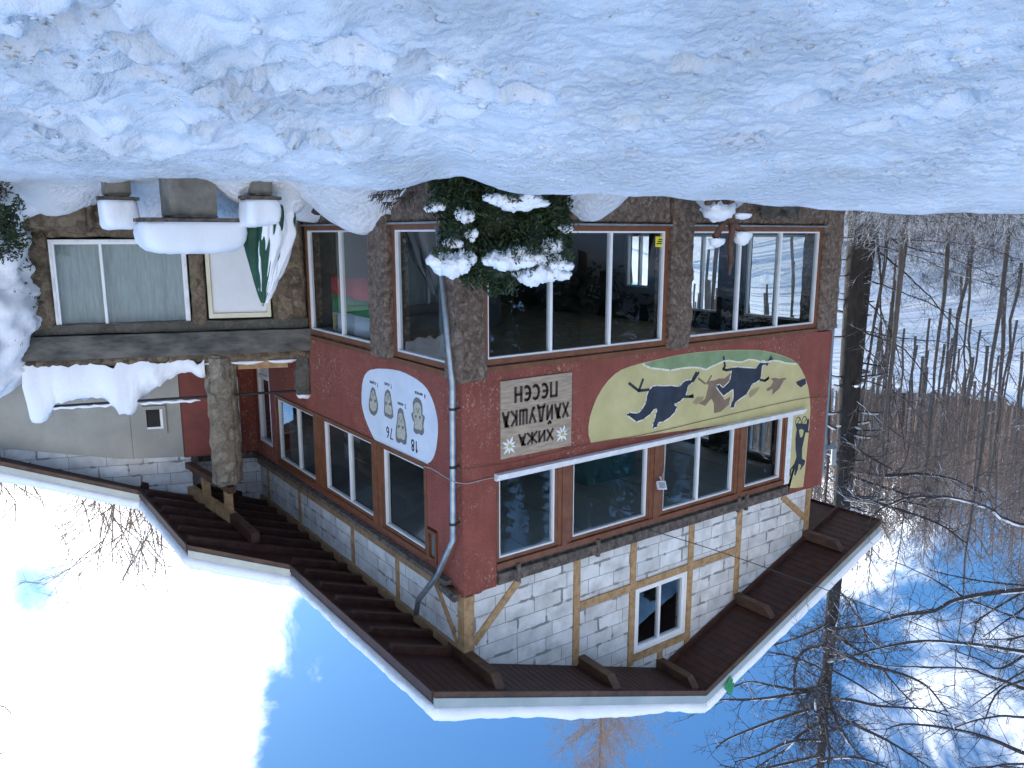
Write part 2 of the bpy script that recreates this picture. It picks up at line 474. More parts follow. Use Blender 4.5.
# ------------------------------------------------------------------ mesh helpers
class MB:
    def __init__(s):
        s.v, s.f = [], []

    def add(s, vs, fs):
        k = len(s.v)
        s.v += [tuple(x) for x in vs]
        s.f += [tuple(i + k for i in f) for f in fs]

    def hexa(s, a):
        """8 corners: bottom ring 0-3, top ring 4-7"""
        s.add(a, [(0, 3, 2, 1), (4, 5, 6, 7), (0, 1, 5, 4), (1, 2, 6, 5), (2, 3, 7, 6), (3, 0, 4, 7)])

    def box(s, x0, x1, y0, y1, z0, z1):
        s.hexa([(x0, y0, z0), (x1, y0, z0), (x1, y1, z0), (x0, y1, z0), (x0, y0, z1), (x1, y0, z1), (x1, y1, z1), (x0, y1, z1)])

    def beam(s, p, q, w, h, up=Vector((0, 0, 1))):
        p, q = Vector(p), Vector(q)
        d = (q - p).normalized()
        sdv = d.cross(up).normalized() * w / 2
        u = sdv.cross(d).normalized() * h / 2
        s.hexa([p - sdv - u, p + sdv - u, q + sdv - u, q - sdv - u, p - sdv + u, p + sdv + u, q + sdv + u, q - sdv + u])

    def tube(s, pts, rs, sides=6, cap=True):
        pts = [Vector(p) for p in pts]
        k = len(s.v)
        prev = None
        n = len(pts)
        for i, p in enumerate(pts):
            d = (pts[min(i + 1, n - 1)] - pts[max(i - 1, 0)])
            if d.length < 1e-9:
                d = Vector((0, 0, 1))
            d.normalize()
            if prev is None:
                a = Vector((0, 0, 1)) if abs(d.z) < 0.9 else Vector((1, 0, 0))
                x = d.cross(a).normalized()
            else:
                x = (prev - d * prev.dot(d))
                x = x.normalized() if x.length > 1e-6 else d.orthogonal().normalized()
            prev = x
            y = d.cross(x)
            r = rs[i] if not isinstance(rs, (int, float)) else rs
            for j in range(sides):
                t = 2 * math.pi * j / sides
                s.v.append(tuple(p + (x * math.cos(t) + y * math.sin(t)) * r))
        for i in range(n - 1):
            for j in range(sides):
                a, b2 = k + i * sides + j, k + i * sides + (j + 1) % sides
                s.f.append((a, b2, b2 + sides, a + sides))
        if cap:
            s.f.append(tuple(k + j for j in reversed(range(sides))))
            s.f.append(tuple(k + (n - 1) * sides + j for j in range(sides)))

    def prism(s, poly, fn, d0, d1):
        """poly in face coordinates extruded between depths; fn(u,z,d)->xyz"""
        n = len(poly)
        vs = [fn(u, z, d0) for u, z in poly] + [fn(u, z, d1) for u, z in poly]
        fs = [tuple(range(n)), tuple(reversed(range(n, 2 * n)))]
        fs += [(i, (i + 1) % n, n + (i + 1) % n, n + i) for i in range(n)]
        s.add(vs, fs)

    def build(s, name, mat, parent=None, smooth=False, recalc=True):
        me = bpy.data.meshes.new(name)
        me.from_pydata(s.v, [], s.f)
        if recalc and len(s.f) < 60000:
            bm = bmesh.new()
            bm.from_mesh(me)
            bmesh.ops.recalc_face_normals(bm, faces=bm.faces)
            bm.to_mesh(me)
            bm.free()
        if smooth:
            me.polygons.foreach_set('use_smooth', [True] * len(me.polygons))
        me.materials.append(MATS[mat])
        ob = bpy.data.objects.new(name, me)
        COL.objects.link(ob)
        if parent is not None:
            ob.parent = parent
            if parent.type == 'EMPTY':
                ob.location = -Vector(parent.location)
        return ob


def tag(o, label=None, cat=None, group=None, kind=None):
    if label:
        o['label'] = label
    if cat:
        o['category'] = cat
    if group:
        o['group'] = group
    if kind:
        o['kind'] = kind
    return o


def thing(name, loc, label, cat, group=None):
    o = bpy.data.objects.new(name, None)
    o.empty_display_size = 0.2
    COL.objects.link(o)
    o.location = loc
    return tag(o, label, cat, group)


def FA(u, z, d):      # gable front: x = 0, outward -X, u = y
    return (-d, u, z)


def FB(u, z, d):      # long side: y = 0, outward -Y, u = x
    return (u, -d, z)


def FD(u, z, d):      # far side: outward +Y
    return (u, 10.15 + d, z)


def FC(o):
    o = Vector((o, 0, 0))

    def f(u, z, d):
        q = o + AE * u + AN * d
        return (q.x, q.y, z)
    return f


FC1, FC2, FC3 = FC(6.3), FC(8.6), FC(10.2)


def fbox(mb, fn, u0, u1, z0, z1, d0, d1):
    mb.hexa([fn(u0, z0, d0), fn(u1, z0, d0), fn(u1, z0, d1), fn(u0, z0, d1), fn(u0, z1, d0), fn(u1, z1, d0), fn(u1, z1, d1), fn(u0, z1, d1)])


def wall_holes(mb, fn, u0, u1, z0, z1, d0, d1, holes):
    us = sorted({u0, u1, *[h[0] for h in holes], *[h[1] for h in holes]})
    zs = sorted({z0, z1, *[h[2] for h in holes], *[h[3] for h in holes]})
    us = [u for u in us if u0 <= u <= u1]
    zs = [z for z in zs if z0 <= z <= z1]

    def occ(i, j):
        if i < 0 or j < 0 or i >= len(us) - 1 or j >= len(zs) - 1:
            return False
        u, z = (us[i] + us[i + 1]) / 2, (zs[j] + zs[j + 1]) / 2
        return not any(h[0] < u < h[1] and h[2] < z < h[3] for h in holes)
    for i in range(len(us) - 1):
        for j in range(len(zs) - 1):
            if not occ(i, j):
                continue
            a, c2, e, g = us[i], us[i + 1], zs[j], zs[j + 1]
            q = lambda *pts: mb.add([fn(*t) for t in pts], [tuple(range(4))])
            q((a, e, d1), (c2, e, d1), (c2, g, d1), (a, g, d1))
            q((a, e, d0), (a, g, d0), (c2, g, d0), (c2, e, d0))
            if not occ(i - 1, j):
                q((a, e, d0), (a, e, d1), (a, g, d1), (a, g, d0))
            if not occ(i + 1, j):
                q((c2, e, d0), (c2, g, d0), (c2, g, d1), (c2, e, d1))
            if not occ(i, j - 1):
                q((a, e, d0), (c2, e, d0), (c2, e, d1), (a, e, d1))
            if not occ(i, j + 1):
                q((a, g, d0), (a, g, d1), (c2, g, d1), (c2, g, d0))


def rough_box(mb, fn, u0, u1, z0, z1, d0, d1, res=0.09, amp=0.05, seed=0, freq=3.0, taper=None):
    """box whose surface is broken up like rubble; fn maps face coordinates to the world"""
    nu, nz, nd = max(1, round((u1 - u0) / res)), max(1, round((z1 - z0) / res)), max(1, round((d1 - d0) / res))
    idx = {}
    off = Vector((seed * 7.3, seed * 3.1, seed * 1.7))

    def vid(i, j, k):
        key = (i, j, k)
        if key not in idx:
            u, z, d = u0 + (u1 - u0) * i / nu, z0 + (z1 - z0) * j / nz, d0 + (d1 - d0) * k / nd
            P = Vector(fn(u, z, d))
            q = P * freq + off
            a = N.noise(q) * 0.6 + N.noise(q * 2.7) * 0.35 + N.noise(q * 6.1) * 0.2
            b2 = N.noise(q + Vector((31, 5, 9))) * 0.6 + N.noise(q * 2.7 + Vector((3, 7, 1))) * 0.4
            eu = (-1 if i == 0 else 1 if i == nu else 0)
            ez = (-1 if j == 0 else 1 if j == nz else 0)
            ed = (-1 if k == 0 else 1 if k == nd else 0)
            u += eu * amp * a + (0 if eu else amp * 0.3 * b2)
            z += ez * amp * b2
            d += ed * amp * a if k > 0 else 0
            # soften the arrises
            ne = abs(eu) + abs(ed) + abs(ez)
            if ne >= 2:
                u -= eu * amp * 0.6
                d -= ed * amp * 0.6 if k > 0 else 0
                z -= ez * amp * 0.4
            if taper:
                u, d = taper(u, z, d)
            idx[key] = len(mb.v)
            mb.v.append(fn(u, z, d))
        return idx[key]
    for i in range(nu):
        for j in range(nz):
            mb.f.append((vid(i, j, nd), vid(i + 1, j, nd), vid(i + 1, j + 1, nd), vid(i, j + 1, nd)))
            mb.f.append((vid(i, j, 0), vid(i, j + 1, 0), vid(i + 1, j + 1, 0), vid(i + 1, j, 0)))
    for j in range(nz):
        for k in range(nd):
            mb.f.append((vid(0, j, k), vid(0, j, k + 1), vid(0, j + 1, k + 1), vid(0, j + 1, k)))
            mb.f.append((vid(nu, j, k), vid(nu, j + 1, k), vid(nu, j + 1, k + 1), vid(nu, j, k + 1)))
    for i in range(nu):
        for k in range(nd):
            mb.f.append((vid(i, 0, k), vid(i + 1, 0, k), vid(i + 1, 0, k + 1), vid(i, 0, k + 1)))
            mb.f.append((vid(i, nz, k), vid(i, nz, k + 1), vid(i + 1, nz, k + 1), vid(i + 1, nz, k)))


def snow_lump(mb, c, rx, ry, rz, seed=0, seg=18, rings=10, amp=0.12, flat=0.25, freq=2.2, ax=None):
    """a soft heap of snow: rounded top, flattened base; rx runs along ax"""
    c = Vector(c)
    ax = Vector(ax).normalized() if ax is not None else Vector((1, 0, 0))
    ay = Vector((0, 0, 1)).cross(ax)
    k = len(mb.v)
    off = Vector((seed * 5.17, seed * 2.3, seed * 9.1))
    for i in range(rings + 1):
        th = math.pi * i / rings
        for j in range(seg):
            ph = 2 * math.pi * j / seg
            d = Vector((math.sin(th) * math.cos(ph), math.sin(th) * math.sin(ph), math.cos(th)))
            n = 1 + amp * (N.noise(d * freq + off) + 0.5 * N.noise(d * freq * 2.6 + off))
            z = d.z * rz * n
            if z < 0:
                z *= flat * (1 + 1.2 * N.noise(d * 5 + off))
            mb.v.append(tuple(c + ax * d.x * rx * n + ay * d.y * ry * n + Vector((0, 0, z))))
    for i in range(rings):
        for j in range(seg):
            a, b2 = k + i * seg + j, k + i * seg + (j + 1) % seg
            mb.f.append((a, a + seg, b2 + seg, b2))


def stroke(mb, fn, pts, w, d0, d1):
    """flat painted or cut line through face points"""
    for (a, b2) in zip(pts[:-1], pts[1:]):
        du, dz = b2[0] - a[0], b2[1] - a[1]
        L = math.hypot(du, dz)
        if L < 1e-6:
            continue
        nu, nz = -dz / L * w / 2, du / L * w / 2
        eu, ez = du / L * w * 0.25, dz / L * w * 0.25
        mb.prism([(a[0] - nu - eu, a[1] - nz - ez), (b2[0] - nu + eu, b2[1] - nz + ez), (b2[0] + nu + eu, b2[1] + nz + ez), (a[0] + nu - eu, a[1] + nz - ez)], fn, d0, d1)


def onA(p, d=0.0):
    """point of the photograph on the gable front -> (y, z)"""
    r = pix_ray(p)
    t = (-d - EYE.x) / r.x
    q = EYE + r * t
    return (q.y, q.z)


def onB(p, d=0.0):
    r = pix_ray(p)
    t = (-d - EYE.y) / r.y
    q = EYE + r * t
    return (q.x, q.z)


# ------------------------------------------------------------------ the ground
def smooth(a, b2, x):
    t = min(1, max(0, (x - a) / (b2 - a)))
    return t * t * (3 - 2 * t)


def hill(x, y):
    """the wooded slopes round the clearing"""
    dx, dy = x - EYE.x, y - EYE.y
    R = math.hypot(dx, dy)
    a = math.degrees(math.atan2(dy, dx))
    h = 0.0
    if R > 24:
        # slope beyond the gable end
        w = smooth(36, 58, a) * (1 - smooth(120, 150, a))
        hh = (R - 27) * 0.345 if R > 27 else 0
        lim = 31 + 5 * smooth(58, 75, a) + 3 * math.sin(a * 0.35)
        hh = lim * (1 - math.exp(-hh / lim * 1.15))
        h = max(h, w * hh)
        # low rise behind the camera
        w2 = smooth(120, 150, a) if a > 0 else 1 - smooth(-75, -55, a)
        h = max(h, w2 * max(0, R - 27) * 0.30 if R < 90 else w2 * 19)
    return h


PITS = []
for px_, py_, L_, w_, dep_ in ((48, 14, .30, .16, .20), (92, 8, .34, .2, .16), (150, 42, .30, .15, .20), (182, 84, .42, .16, .22), (232, 76, .42, .16, .2), (300, 82, .32, .15, .2), (72, 92, .30, .13, .2), (126, 72, .22, .12, .15), (22, 30, .3, .16, .16), (212, 130, .34, .14, .18), (318, 132, .4, .14, .16), (262, 60, .25, .13, .16),
                               (528, 92, .3, .16, .18), (480, 90, .3, .15, .15), (405, 60, .3, .15, .16), (390, 105, .3, .13, .16), (450, 130, .3, .13, .14), (350, 40, .34, .16, .18), (60, 140, .35, .13, .16), (640, 116, .28, .13, .12), (700, 60, .26, .13, .11), (800, 96, .28, .13, .12), (745, 130, .26, .12, .1), (905, 60, .3, .14, .12), (880, 120, .28, .12, .1), (960, 95, .28, .14, .12)):
    r_2 = pix_ray((px_, py_)) / FPX
    d_ = 5.2
    while d_ < 11 and EYE.z + r_2.z * d_ / (r_2.x * FH.x + r_2.y * FH.y) > 0.2 * (d_ - 5.2):
        d_ += 0.02
    q_ = EYE + r_2 * (d_ / (r_2.x * FH.x + r_2.y * FH.y))
    PITS.append((q_.x, q_.y, L_, w_, dep_, (px_ * 7.31 + py_) % 3.14))
DRIFTS = []
for px_, dd_, hh_, rr_ in ((229, 15.0, .74, .62), (150, 15.2, .70, .55), (60, 15.5, .62, .8), (250, 13.9, .45, .5), (285, 14.3, .62, .5)):
    q_ = EYE + pix_ray((px_, 215)) * (dd_ / FPX)
    DRIFTS.append((q_.x, q_.y, hh_, rr_))


def ground_h(x, y, fine=True):
    dx, dy = x - EYE.x, y - EYE.y
    d = dx * FH.x + dy * FH.y
    s = dx * RGT.x + dy * RGT.y
    wob = 0.35 * N.noise(Vector((s * 0.35, 3.1, 0))) + 0.12 * N.noise(Vector((s * 1.1, 7.7, 0)))
    dc = 10.5 + wob
    zc = 1.07 - 0.045 * max(-7, min(8, s)) + 0.06 * N.noise(Vector((s * 0.5, 1.3, 4)))
    zc -= 0.20 * math.exp(-((s - 0.75) / 0.5) ** 2)
    if d < dc:
        t = max(0.0, (d - 5.2) / (dc - 5.2))
        z = zc * (0.75 * t + 0.25 * t * t) if t > 0 else 0.0
        z = zc * (t ** 1.08) if t > 0 else 0
    else:
        z = zc - (zc - 0.66) * smooth(0.0, 1.3, d - dc)
    R = math.hypot(dx, dy)
    z += hill(x, y)
    a = math.degrees(math.atan2(dy, dx))
    # bank against the long side wall, left of the yew
    if fine and -2.2 < y < 0.6 and 1.2 < x < 6.6:
        e = math.exp(-((x - 3.0) / 1.15) ** 2) * smooth(-1.7, -0.25, y)
        z = max(z, 0.66 + 0.92 * e + 0.05 * N.noise(Vector((x * 3, y * 3, 0))))
        e2 = math.exp(-((x - 5.5) / 0.7) ** 2) * smooth(-1.5, -0.3, y)
        z = max(z, 0.66 + 0.68 * e2)
    if fine and 3.0 < x < 9 and -6 < y < 0.5:
        for cx, cy, hh, rr_ in DRIFTS:
            e = math.exp(-(((x - cx) ** 2 + (y - cy) ** 2) / rr_ ** 2) ** 1.3)
            z = max(z, 0.66 + hh * e)
    if fine and -1.6 < x < 0.5 and -1.0 < y < 11:
        e = math.exp(-((y - 2.5) / 0.75) ** 2) * smooth(-1.3, -0.2, x) * 0.75
        e += math.exp(-((y - 5.6) / 0.6) ** 2) * smooth(-1.4, -0.5, x) * 0.55
        z = max(z, 0.62 + e + 0.05 * N.noise(Vector((x * 3, y * 3, 0))))
    if R < 34 and fine:
        P = Vector((x, y, 0))
        k = smooth(34, 16, R)
        left = smooth(-1.0, 2.5, s)          # ploughed lumps on one side, trodden crust on the other
        crest = math.exp(-((d - dc) / 0.55) ** 2)
        calm = 1 - 0.75 * smooth(dc - 1.7, dc - 0.7, d)
        n0 = N.noise(P * 0.7) * 0.10
        n1 = (1 - abs(N.noise(P * 1.15 + Vector((2, 9, 0))))) ** 2 * 0.16 - 0.06
        n2 = N.noise(P * 2.6) * 0.075 + N.noise(P * 5.3) * 0.040
        vd = N.voronoi(P * 1.5, distance_metric='DISTANCE', exponent=2.5)[0][0]
        clod = max(0, 0.42 - vd) * 0.42
        fn_ = N.noise(P * 6.5 + Vector((5, 5, 0))) * 0.034 + N.noise(P * 11) * 0.030
        vd2 = N.voronoi(P * 4.2, distance_metric='DISTANCE', exponent=2.5)[0][0]
        fn_ += max(0, 0.4 - vd2) * 0.07
        pat = smooth(-.12, .25, N.noise(P * 0.55 + Vector((8, 1, 0))))
        rid = (1 - abs(N.noise(P * 3.4 + Vector((4, 4, 0))))) ** 3
        q5 = P * 7.5 + 0.6 * Vector((N.noise(P * 4), N.noise(P * 4 + Vector((9, 0, 0))), 0))
        v3 = N.voronoi(q5, distance_metric='DISTANCE', exponent=2.5)
        chunk = (0.5 - min(.5, v3[0][0])) * (0.35 + 0.65 * abs(N.cell(v3[1][0] * 3.1)))
        z += k * calm * pat * (rid * 0.035 + chunk * (0.05 + 0.05 * left))
        z += k * calm * left * 0.10 * smooth(.1, .3, N.noise(P * 1.7 + Vector((1, 6, 0))))
        z += k * calm * (n0 * 0.9 + left * (n1 * 0.9 + n2 * 0.65 + clod * 1.1) + (1 - left) * (fn_ * 0.62 + n2 * 0.14) + left * fn_ * 0.55)
        for cx, cy, L_, w_, dep_, an_ in PITS:
            ex, ey = x - cx, y - cy
            if ex * ex + ey * ey < .5:
                ca_, sa_ = math.cos(an_), math.sin(an_)
                e = math.hypot((ex * ca_ + ey * sa_) / L_, (-ex * sa_ + ey * ca_) / w_) * (1 + .5 * N.noise(P * 6))
                z += -dep_ * (1 - smooth(.55, 1.05, e)) + .045 * math.exp(-((e - 1.25) / .3) ** 2)
        z += k * crest * 0.05 * N.noise(Vector((s * 1.6, d * 1.1, 2)))
    elif R >= 34:
        z += 0.6 * N.noise(Vector((x * 0.05, y * 0.05, 0)))
    return z


def axis(lo, hi, a, b2, step, grow):
    """grid coordinates: fine between a and b2, growing outwards"""
    xs = [a]
    while xs[-1] < b2:
        xs.append(xs[-1] + step)
    st, x = step, xs[-1]
    while x < hi:
        st *= grow
        x += st
        xs.append(x)
    st, x = step, a
    pre = []
    while x > lo:
        st *= grow
        x -= st
        pre.append(x)
    return pre[::-1] + xs


def make_ground():
    # grid turned to the viewing direction: d forward, s to the right
    ds = axis(-900, 1500, 4.6, 11.6, 0.036, 1.07)
    ss = axis(-1200, 1200, -6.2, 6.6, 0.045, 1.07)
    v, f = [], []
    for d in ds:
        for s in ss:
            x = EYE.x + FH.x * d + RGT.x * s
            y = EYE.y + FH.y * d + RGT.y * s
            v.append((x, y, ground_h(x, y)))
    n = len(ss)
    for i in range(len(ds) - 1):
        for j in range(n - 1):
            a = i * n + j
            f.append((a, a + 1, a + n + 1, a + n))
    mb = MB()
    mb.v, mb.f = v, f
    o = mb.build('snow_ground', 'snow', None, True, False)
    tag(o, kind='structure')
    o.data.update()
    if o.data.polygons[0].normal.z < 0:
        o.data.flip_normals()


make_ground()

def crumbs():
    rg = random.Random(19)
    mb = MB()
    oct_ = [(1, 0, 0), (-1, 0, 0), (0, 1, 0), (0, -1, 0), (0, 0, 1), (0, 0, -1), (.6, .6, .55), (-.6, .6, .55), (.6, -.6, .55), (-.6, -.6, .55)]
    n = 0
    while n < 3400:
        d = 5.4 + 5.2 * rg.random() ** .9
        s = rg.uniform(-1, 1) * (0.72 * d)
        x, y = EYE.x + FH.x * d + RGT.x * s, EYE.y + FH.y * d + RGT.y * s
        if N.noise(Vector((x * .8, y * .8, 4))) + .5 * N.noise(Vector((x * 2.2, y * 2.2, 1))) < rg.uniform(-.25, .45):
            continue
        z = ground_h(x, y)
        r = .010 + .034 * rg.random() ** 4
        k = len(mb.v)
        rt = Matrix.Rotation(rg.uniform(0, 6.28), 3, 'Z') @ Matrix.Rotation(rg.uniform(-.6, .6), 3, 'X')
        sx, sy, sz = rg.uniform(.8, 1.7), rg.uniform(.7, 1.2), rg.uniform(.35, .65)
        for v in oct_:
            f = rg.uniform(.75, 1.2)
            q = rt @ Vector((v[0] * sx * f, v[1] * sy * f, v[2] * sz * f)) * r
            mb.v.append((x + q.x, y + q.y, z + q.z - r * .12))
        mb.f += [(k + a, k + b_, k + c) for a, b_, c in ((4, 6, 7), (4, 7, 9), (4, 9, 8), (4, 8, 6), (0, 6, 8), (2, 7, 6), (1, 9, 7), (3, 8, 9), (0, 2, 6), (2, 1, 7), (1, 3, 9), (3, 0, 8), (5, 2, 0), (5, 1, 2), (5, 3, 1), (5, 0, 3))]
        n += 1
    tag(mb.build('snow_crumbs', 'snow', None, True, False), 'loose crumbs of trodden snow scattered over the clearing', 'snow', kind='stuff')


crumbs()

# ------------------------------------------------------------------ the hut
hut = thing('mountain_hut', (0, 0, 0.6), 'red rendered mountain hut with rubble stone ground floor, unfinished block gable and snowy roof', 'mountain hut')
SL, RY, RZ = 0.365, 4.9, 10.5


def rz(y):
    return RZ - SL * abs(y - RY)


def part(mb, name, mat, smooth=False, parent=None):
    return mb.build(name, mat, parent or hut, smooth)


def window(fn, u0, u1, z0, z1, mulls=(), ow=0.09, sill=False, outer='varnished_wood', dd=0.0, bar=0.032, pane_mat='glass', bottom=None):
    """outer frame (part) with white sash and glass pane (sub-parts)"""
    f = MB()
    ob = bottom if bottom is not None else ow
    d0, d1 = dd - 0.16, dd - 0.015
    fbox(f, fn, u0 - ow, u0, z0 - ob, z1 + ow, d0, d1)
    fbox(f, fn, u1, u1 + ow, z0 - ob, z1 + ow, d0, d1)
    fbox(f, fn, u0, u1, z1, z1 + ow, d0, d1 - .002)
    fbox(f, fn, u0, u1, z0 - ob, z0, d0, d1 - .002)
    w = part(f, 'window', outer)
    s = MB()
    e0, e1 = dd - 0.13, dd - 0.035
    fbox(s, fn, u0, u0 + bar, z0, z1, e0, e1)
    fbox(s, fn, u1 - bar, u1, z0, z1, e0, e1)
    fbox(s, fn, u0 + bar, u1 - bar, z0, z0 + bar, e0, e1 - .002)
    fbox(s, fn, u0 + bar, u1 - bar, z1 - bar, z1, e0, e1 - .002)
    for mu in mulls:
        fbox(s, fn, mu - 0.028, mu + 0.028, z0 + bar, z1 - bar, e0, e1 - .004)
    s.build('sash', 'white_frame', w)
    g = MB()
    fbox(g, fn, u0 + bar * .5, u1 - bar * .5, z0 + bar * .5, z1 - bar * .5, dd - 0.092, dd - 0.08)
    g.build('pane', pane_mat, w)
    if sill:
        q = MB()
        fbox(q, fn, u0 - ow - .04, u1 + ow + .04, z0 - ob - 0.035, z0 - ob - 0.003, dd - 0.1, dd + 0.07)
        q.build('sill', 'galvanised', w)
    return w


# --- ground floor walls (core) and rubble facing
GW = [(0.52, 4.52, 1.53, 3.60), (5.28, 9.42, 1.53, 3.60)]
LW = [(0.47, 2.16, 1.53, 3.68), (3.05, 6.13, 1.53, 3.66)]
mb = MB()
wall_holes(mb, FA, 0.3, 10.1, 0.3, 3.72, -0.34, -0.05, [(a - .09, b2 + .09, c - .09, d + .09) for a, b2, c, d in GW])
wall_holes(mb, FB, 0.06, 6.25, 0.3, 3.82, -0.34, -0.06, [(a - .09, b2 + .09, c - .09, d + .09) for a, b2, c, d in LW])
part(mb, 'wall', 'rubble')


def pier(fn, u0, u1, z0, z1, d0, d1, seed, name='stone_pier', mat='rubble', res=.07, amp=.06, freq=3.0):
    mb = MB()
    rough_box(mb, fn, u0, u1, z0, z1, d0, d1, res, amp, seed, freq)
    return part(mb, name, mat, False)


FX = lambda u, z, d: (-d, u, z)
pier(FA, -0.10, 0.44, 0.4, 3.90, -0.40, 0.10, 1)
pier(FA, 4.62, 5.20, 0.4, 3.78, -0.30, 0.13, 2)
pier(FA, 9.52, 10.24, 0.4, 3.74, -0.5, 0.08, 3)
pier(FB, 2.26, 2.97, 0.4, 3.82, -0.30, 0.14, 4)
pier(FA, 0.45, 4.6, 0.35, 1.40, -0.30, 0.05, 5, 'stone_plinth', amp=.045)
pier(FA, 5.22, 9.5, 0.35, 1.40, -0.30, 0.05, 6, 'stone_plinth', amp=.045)
pier(FB, 0.45, 2.25, 0.35, 1.41, -0.30, 0.03, 7, 'stone_plinth', amp=.045)
pier(FB, 3.0, 6.2, 0.35, 1.41, -0.30, 0.03, 8, 'stone_plinth', amp=.045)

# --- windows of the ground floor
window(FA, 0.52, 4.52, 1.55, 3.585, (1.83, 3.18), sill=True)
window(FA, 5.28, 9.42, 1.55, 3.585, (6.73, 8.07), sill=True)
window(FB, 0.47, 2.16, 1.53, 3.66, (), sill=True)
window(FB, 3.05, 6.13, 1.53, 3.64, (4.52,), sill=True)
# boards over the windows
mb = MB()
fbox(mb, FA, 0.44, 9.54, 3.70, 3.79, -.2, 0.012)
fbox(mb, FB, 0.0, 6.25, 3.775, 3.86, -.2, 0.012)
part(mb, 'lintel_board', 'varnished_wood')

# --- red upper storey
mb = MB()
UA = (0.66, 8.64, 5.50, 7.20)
UB = (1.16, 8.62, 5.52, 7.22)
wall_holes(mb, FA, 0.004, 10.15, 3.79, 7.50, -0.32, 0.0, [UA, (0.66, 8.76, 7.16, 7.6)])
wall_holes(mb, FB, 0.004, 10.2, 3.86, 7.44, -0.32, 0.0, [UB, (9.0, 9.95, 4.1, 6.95), (0.82, 1.16, 6.62, 7.25)])
part(mb, 'wall', 'red_render')
# bottom edge of the render at the near corner, broken
pier(FA, 0.0, 0.64, 7.46, 7.56, -0.2, -0.02, 12, 'render_edge', 'red_render', .06, .03)
pier(FB, 0.18, 1.2, 7.42, 7.5, -0.2, -0.02, 13, 'render_edge', 'concrete_rubble', .06, .03)

for (a, b2, mu) in ((0.73, 1.94, ()), (2.36, 4.24, ()), (4.70, 6.83, (5.74,)), (7.25, 8.50, ())):
    window(FA, a, b2, 5.62, 7.03, mu, ow=0.055, bottom=0.05)
for (a, b2, mu) in ((6.20, 8.53, (7.27,)), (3.30, 5.65, (4.42,)), (1.29, 2.83, ())):
    window(FB, a, b2, 5.60, 7.12, mu, ow=0.055, bottom=0.05)
mb = MB()
for (a, b2) in ((1.995, 2.305), (4.295, 4.645), (6.885, 7.195)):
    w3 = (b2 - a) / 3
    fbox(mb, FA, a, a + w3 - .012, 5.55, 7.10, -.2, -0.004)
    fbox(mb, FA, a + w3 - .012, b2 - w3 + .012, 5.55, 7.10, -.2, 0.02)
    fbox(mb, FA, b2 - w3 + .012, b2, 5.55, 7.10, -.2, -0.004)
fbox(mb, FA, 8.555, 8.64, 5.55, 7.10, -.2, 0.012)
fbox(mb, FA, 0.66, 8.64, 7.10, 7.20, -.2, 0.022)
part(mb, 'window_post', 'varnished_wood')
mb = MB()
for (a, b2) in ((2.885, 3.245), (5.705, 6.145)):
    fbox(mb, FB, a, a + (b2 - a) * .45, 5.55, 7.18, -.2, 0.0)
    fbox(mb, FB, a + (b2 - a) * .45, b2, 5.55, 7.18, -.2, 0.03)
fbox(mb, FB, 1.16, 1.235, 5.52, 7.18, -.2, 0.01)
fbox(mb, FB, 8.585, 8.64, 5.52, 7.18, -.2, 0.01)
fbox(mb, FB, 1.16, 8.62, 7.18, 7.27, -.2, 0.02)
fbox(mb, FB, 1.16, 8.62, 5.49, 5.548, -.2, 0.03)
part(mb, 'window_post', 'varnished_wood')
# little framed vent beside the corner
f = MB()
for q in ((0.84, 0.89, 6.66, 7.22), (1.09, 1.14, 6.66, 7.22)):
    fbox(f, FB, *q, -.15, 0.03)
fbox(f, FB, .89, 1.09, 6.66, 6.72, -.15, 0.028)
fbox(f, FB, .89, 1.09, 7.16, 7.22, -.15, 0.028)
vw = part(f, 'vent_window', 'varnished_wood')
g = MB()
fbox(g, FB, .88, 1.10, 6.71, 7.17, -.08, -.03)
g.build('pane', 'interior_wall', vw)

# white ledge under the gable windows
mb = MB()
fbox(mb, FA, 0.62, 9.18, 5.50, 5.545, -.05, 0.12)
fbox(mb, FA, 0.62, 9.18, 5.548, 5.585, -.05, 0.09)
fbox(mb, FA, 0.62, 9.18, 5.588, 5.615, -.05, 0.06)
part(mb, 'window_ledge', 'white_paint')
mb = MB()
fbox(mb, FA, 8.645, 8.83, 5.62, 7.22, -.05, 0.012)
part(mb, 'plaster_strip', 'white_paint')

# --- mural on the gable
mural_px = [(45, 422), (36, 390), (35, 355), (41, 315), (52, 280), (68, 240), (90, 200), (114, 168), (142, 140), (170, 122), (205, 108), (255, 94), (320, 79), (400, 62), (480, 50), (560, 43), (650, 40),
            (730, 41), (785, 50), (832, 64), (870, 80), (893, 98), (908, 122), (922, 152), (934, 190), (942, 240), (944, 285), (940, 350), (934, 410), (926, 500), (914, 602), (880, 606), (848, 607)]
S7 = 4.096


def m7(p):
    return onA((580 + p[0] / S7, 340 + p[1] / S7), 0.005)


mb = MB()
poly = [m7(p) for p in mural_px]
poly += [(8.84, 7.49), (8.84, 5.62)]
i0 = [i for i, q in enumerate(poly) if q[1] > 7.3][0]
poly = [(y, z) for y, z in poly]
mb.prism(poly, FA, -0.01, 0.004)
mural = part(mb, 'mural', 'ochre_paint')


def paint(polys, name, mat, tf, d, strokes=(), w=0.03, fn=FA):
    mb = MB()
    for po in polys:
        mb.prism([tf(p) for p in po], fn, 0.0045, d)
    for st in strokes:
        stroke(mb, fn, [tf(p) for p in st], w, 0.0045, d - .0006)
    return mb.build(name, mat, mural if fn is FA else plaque)


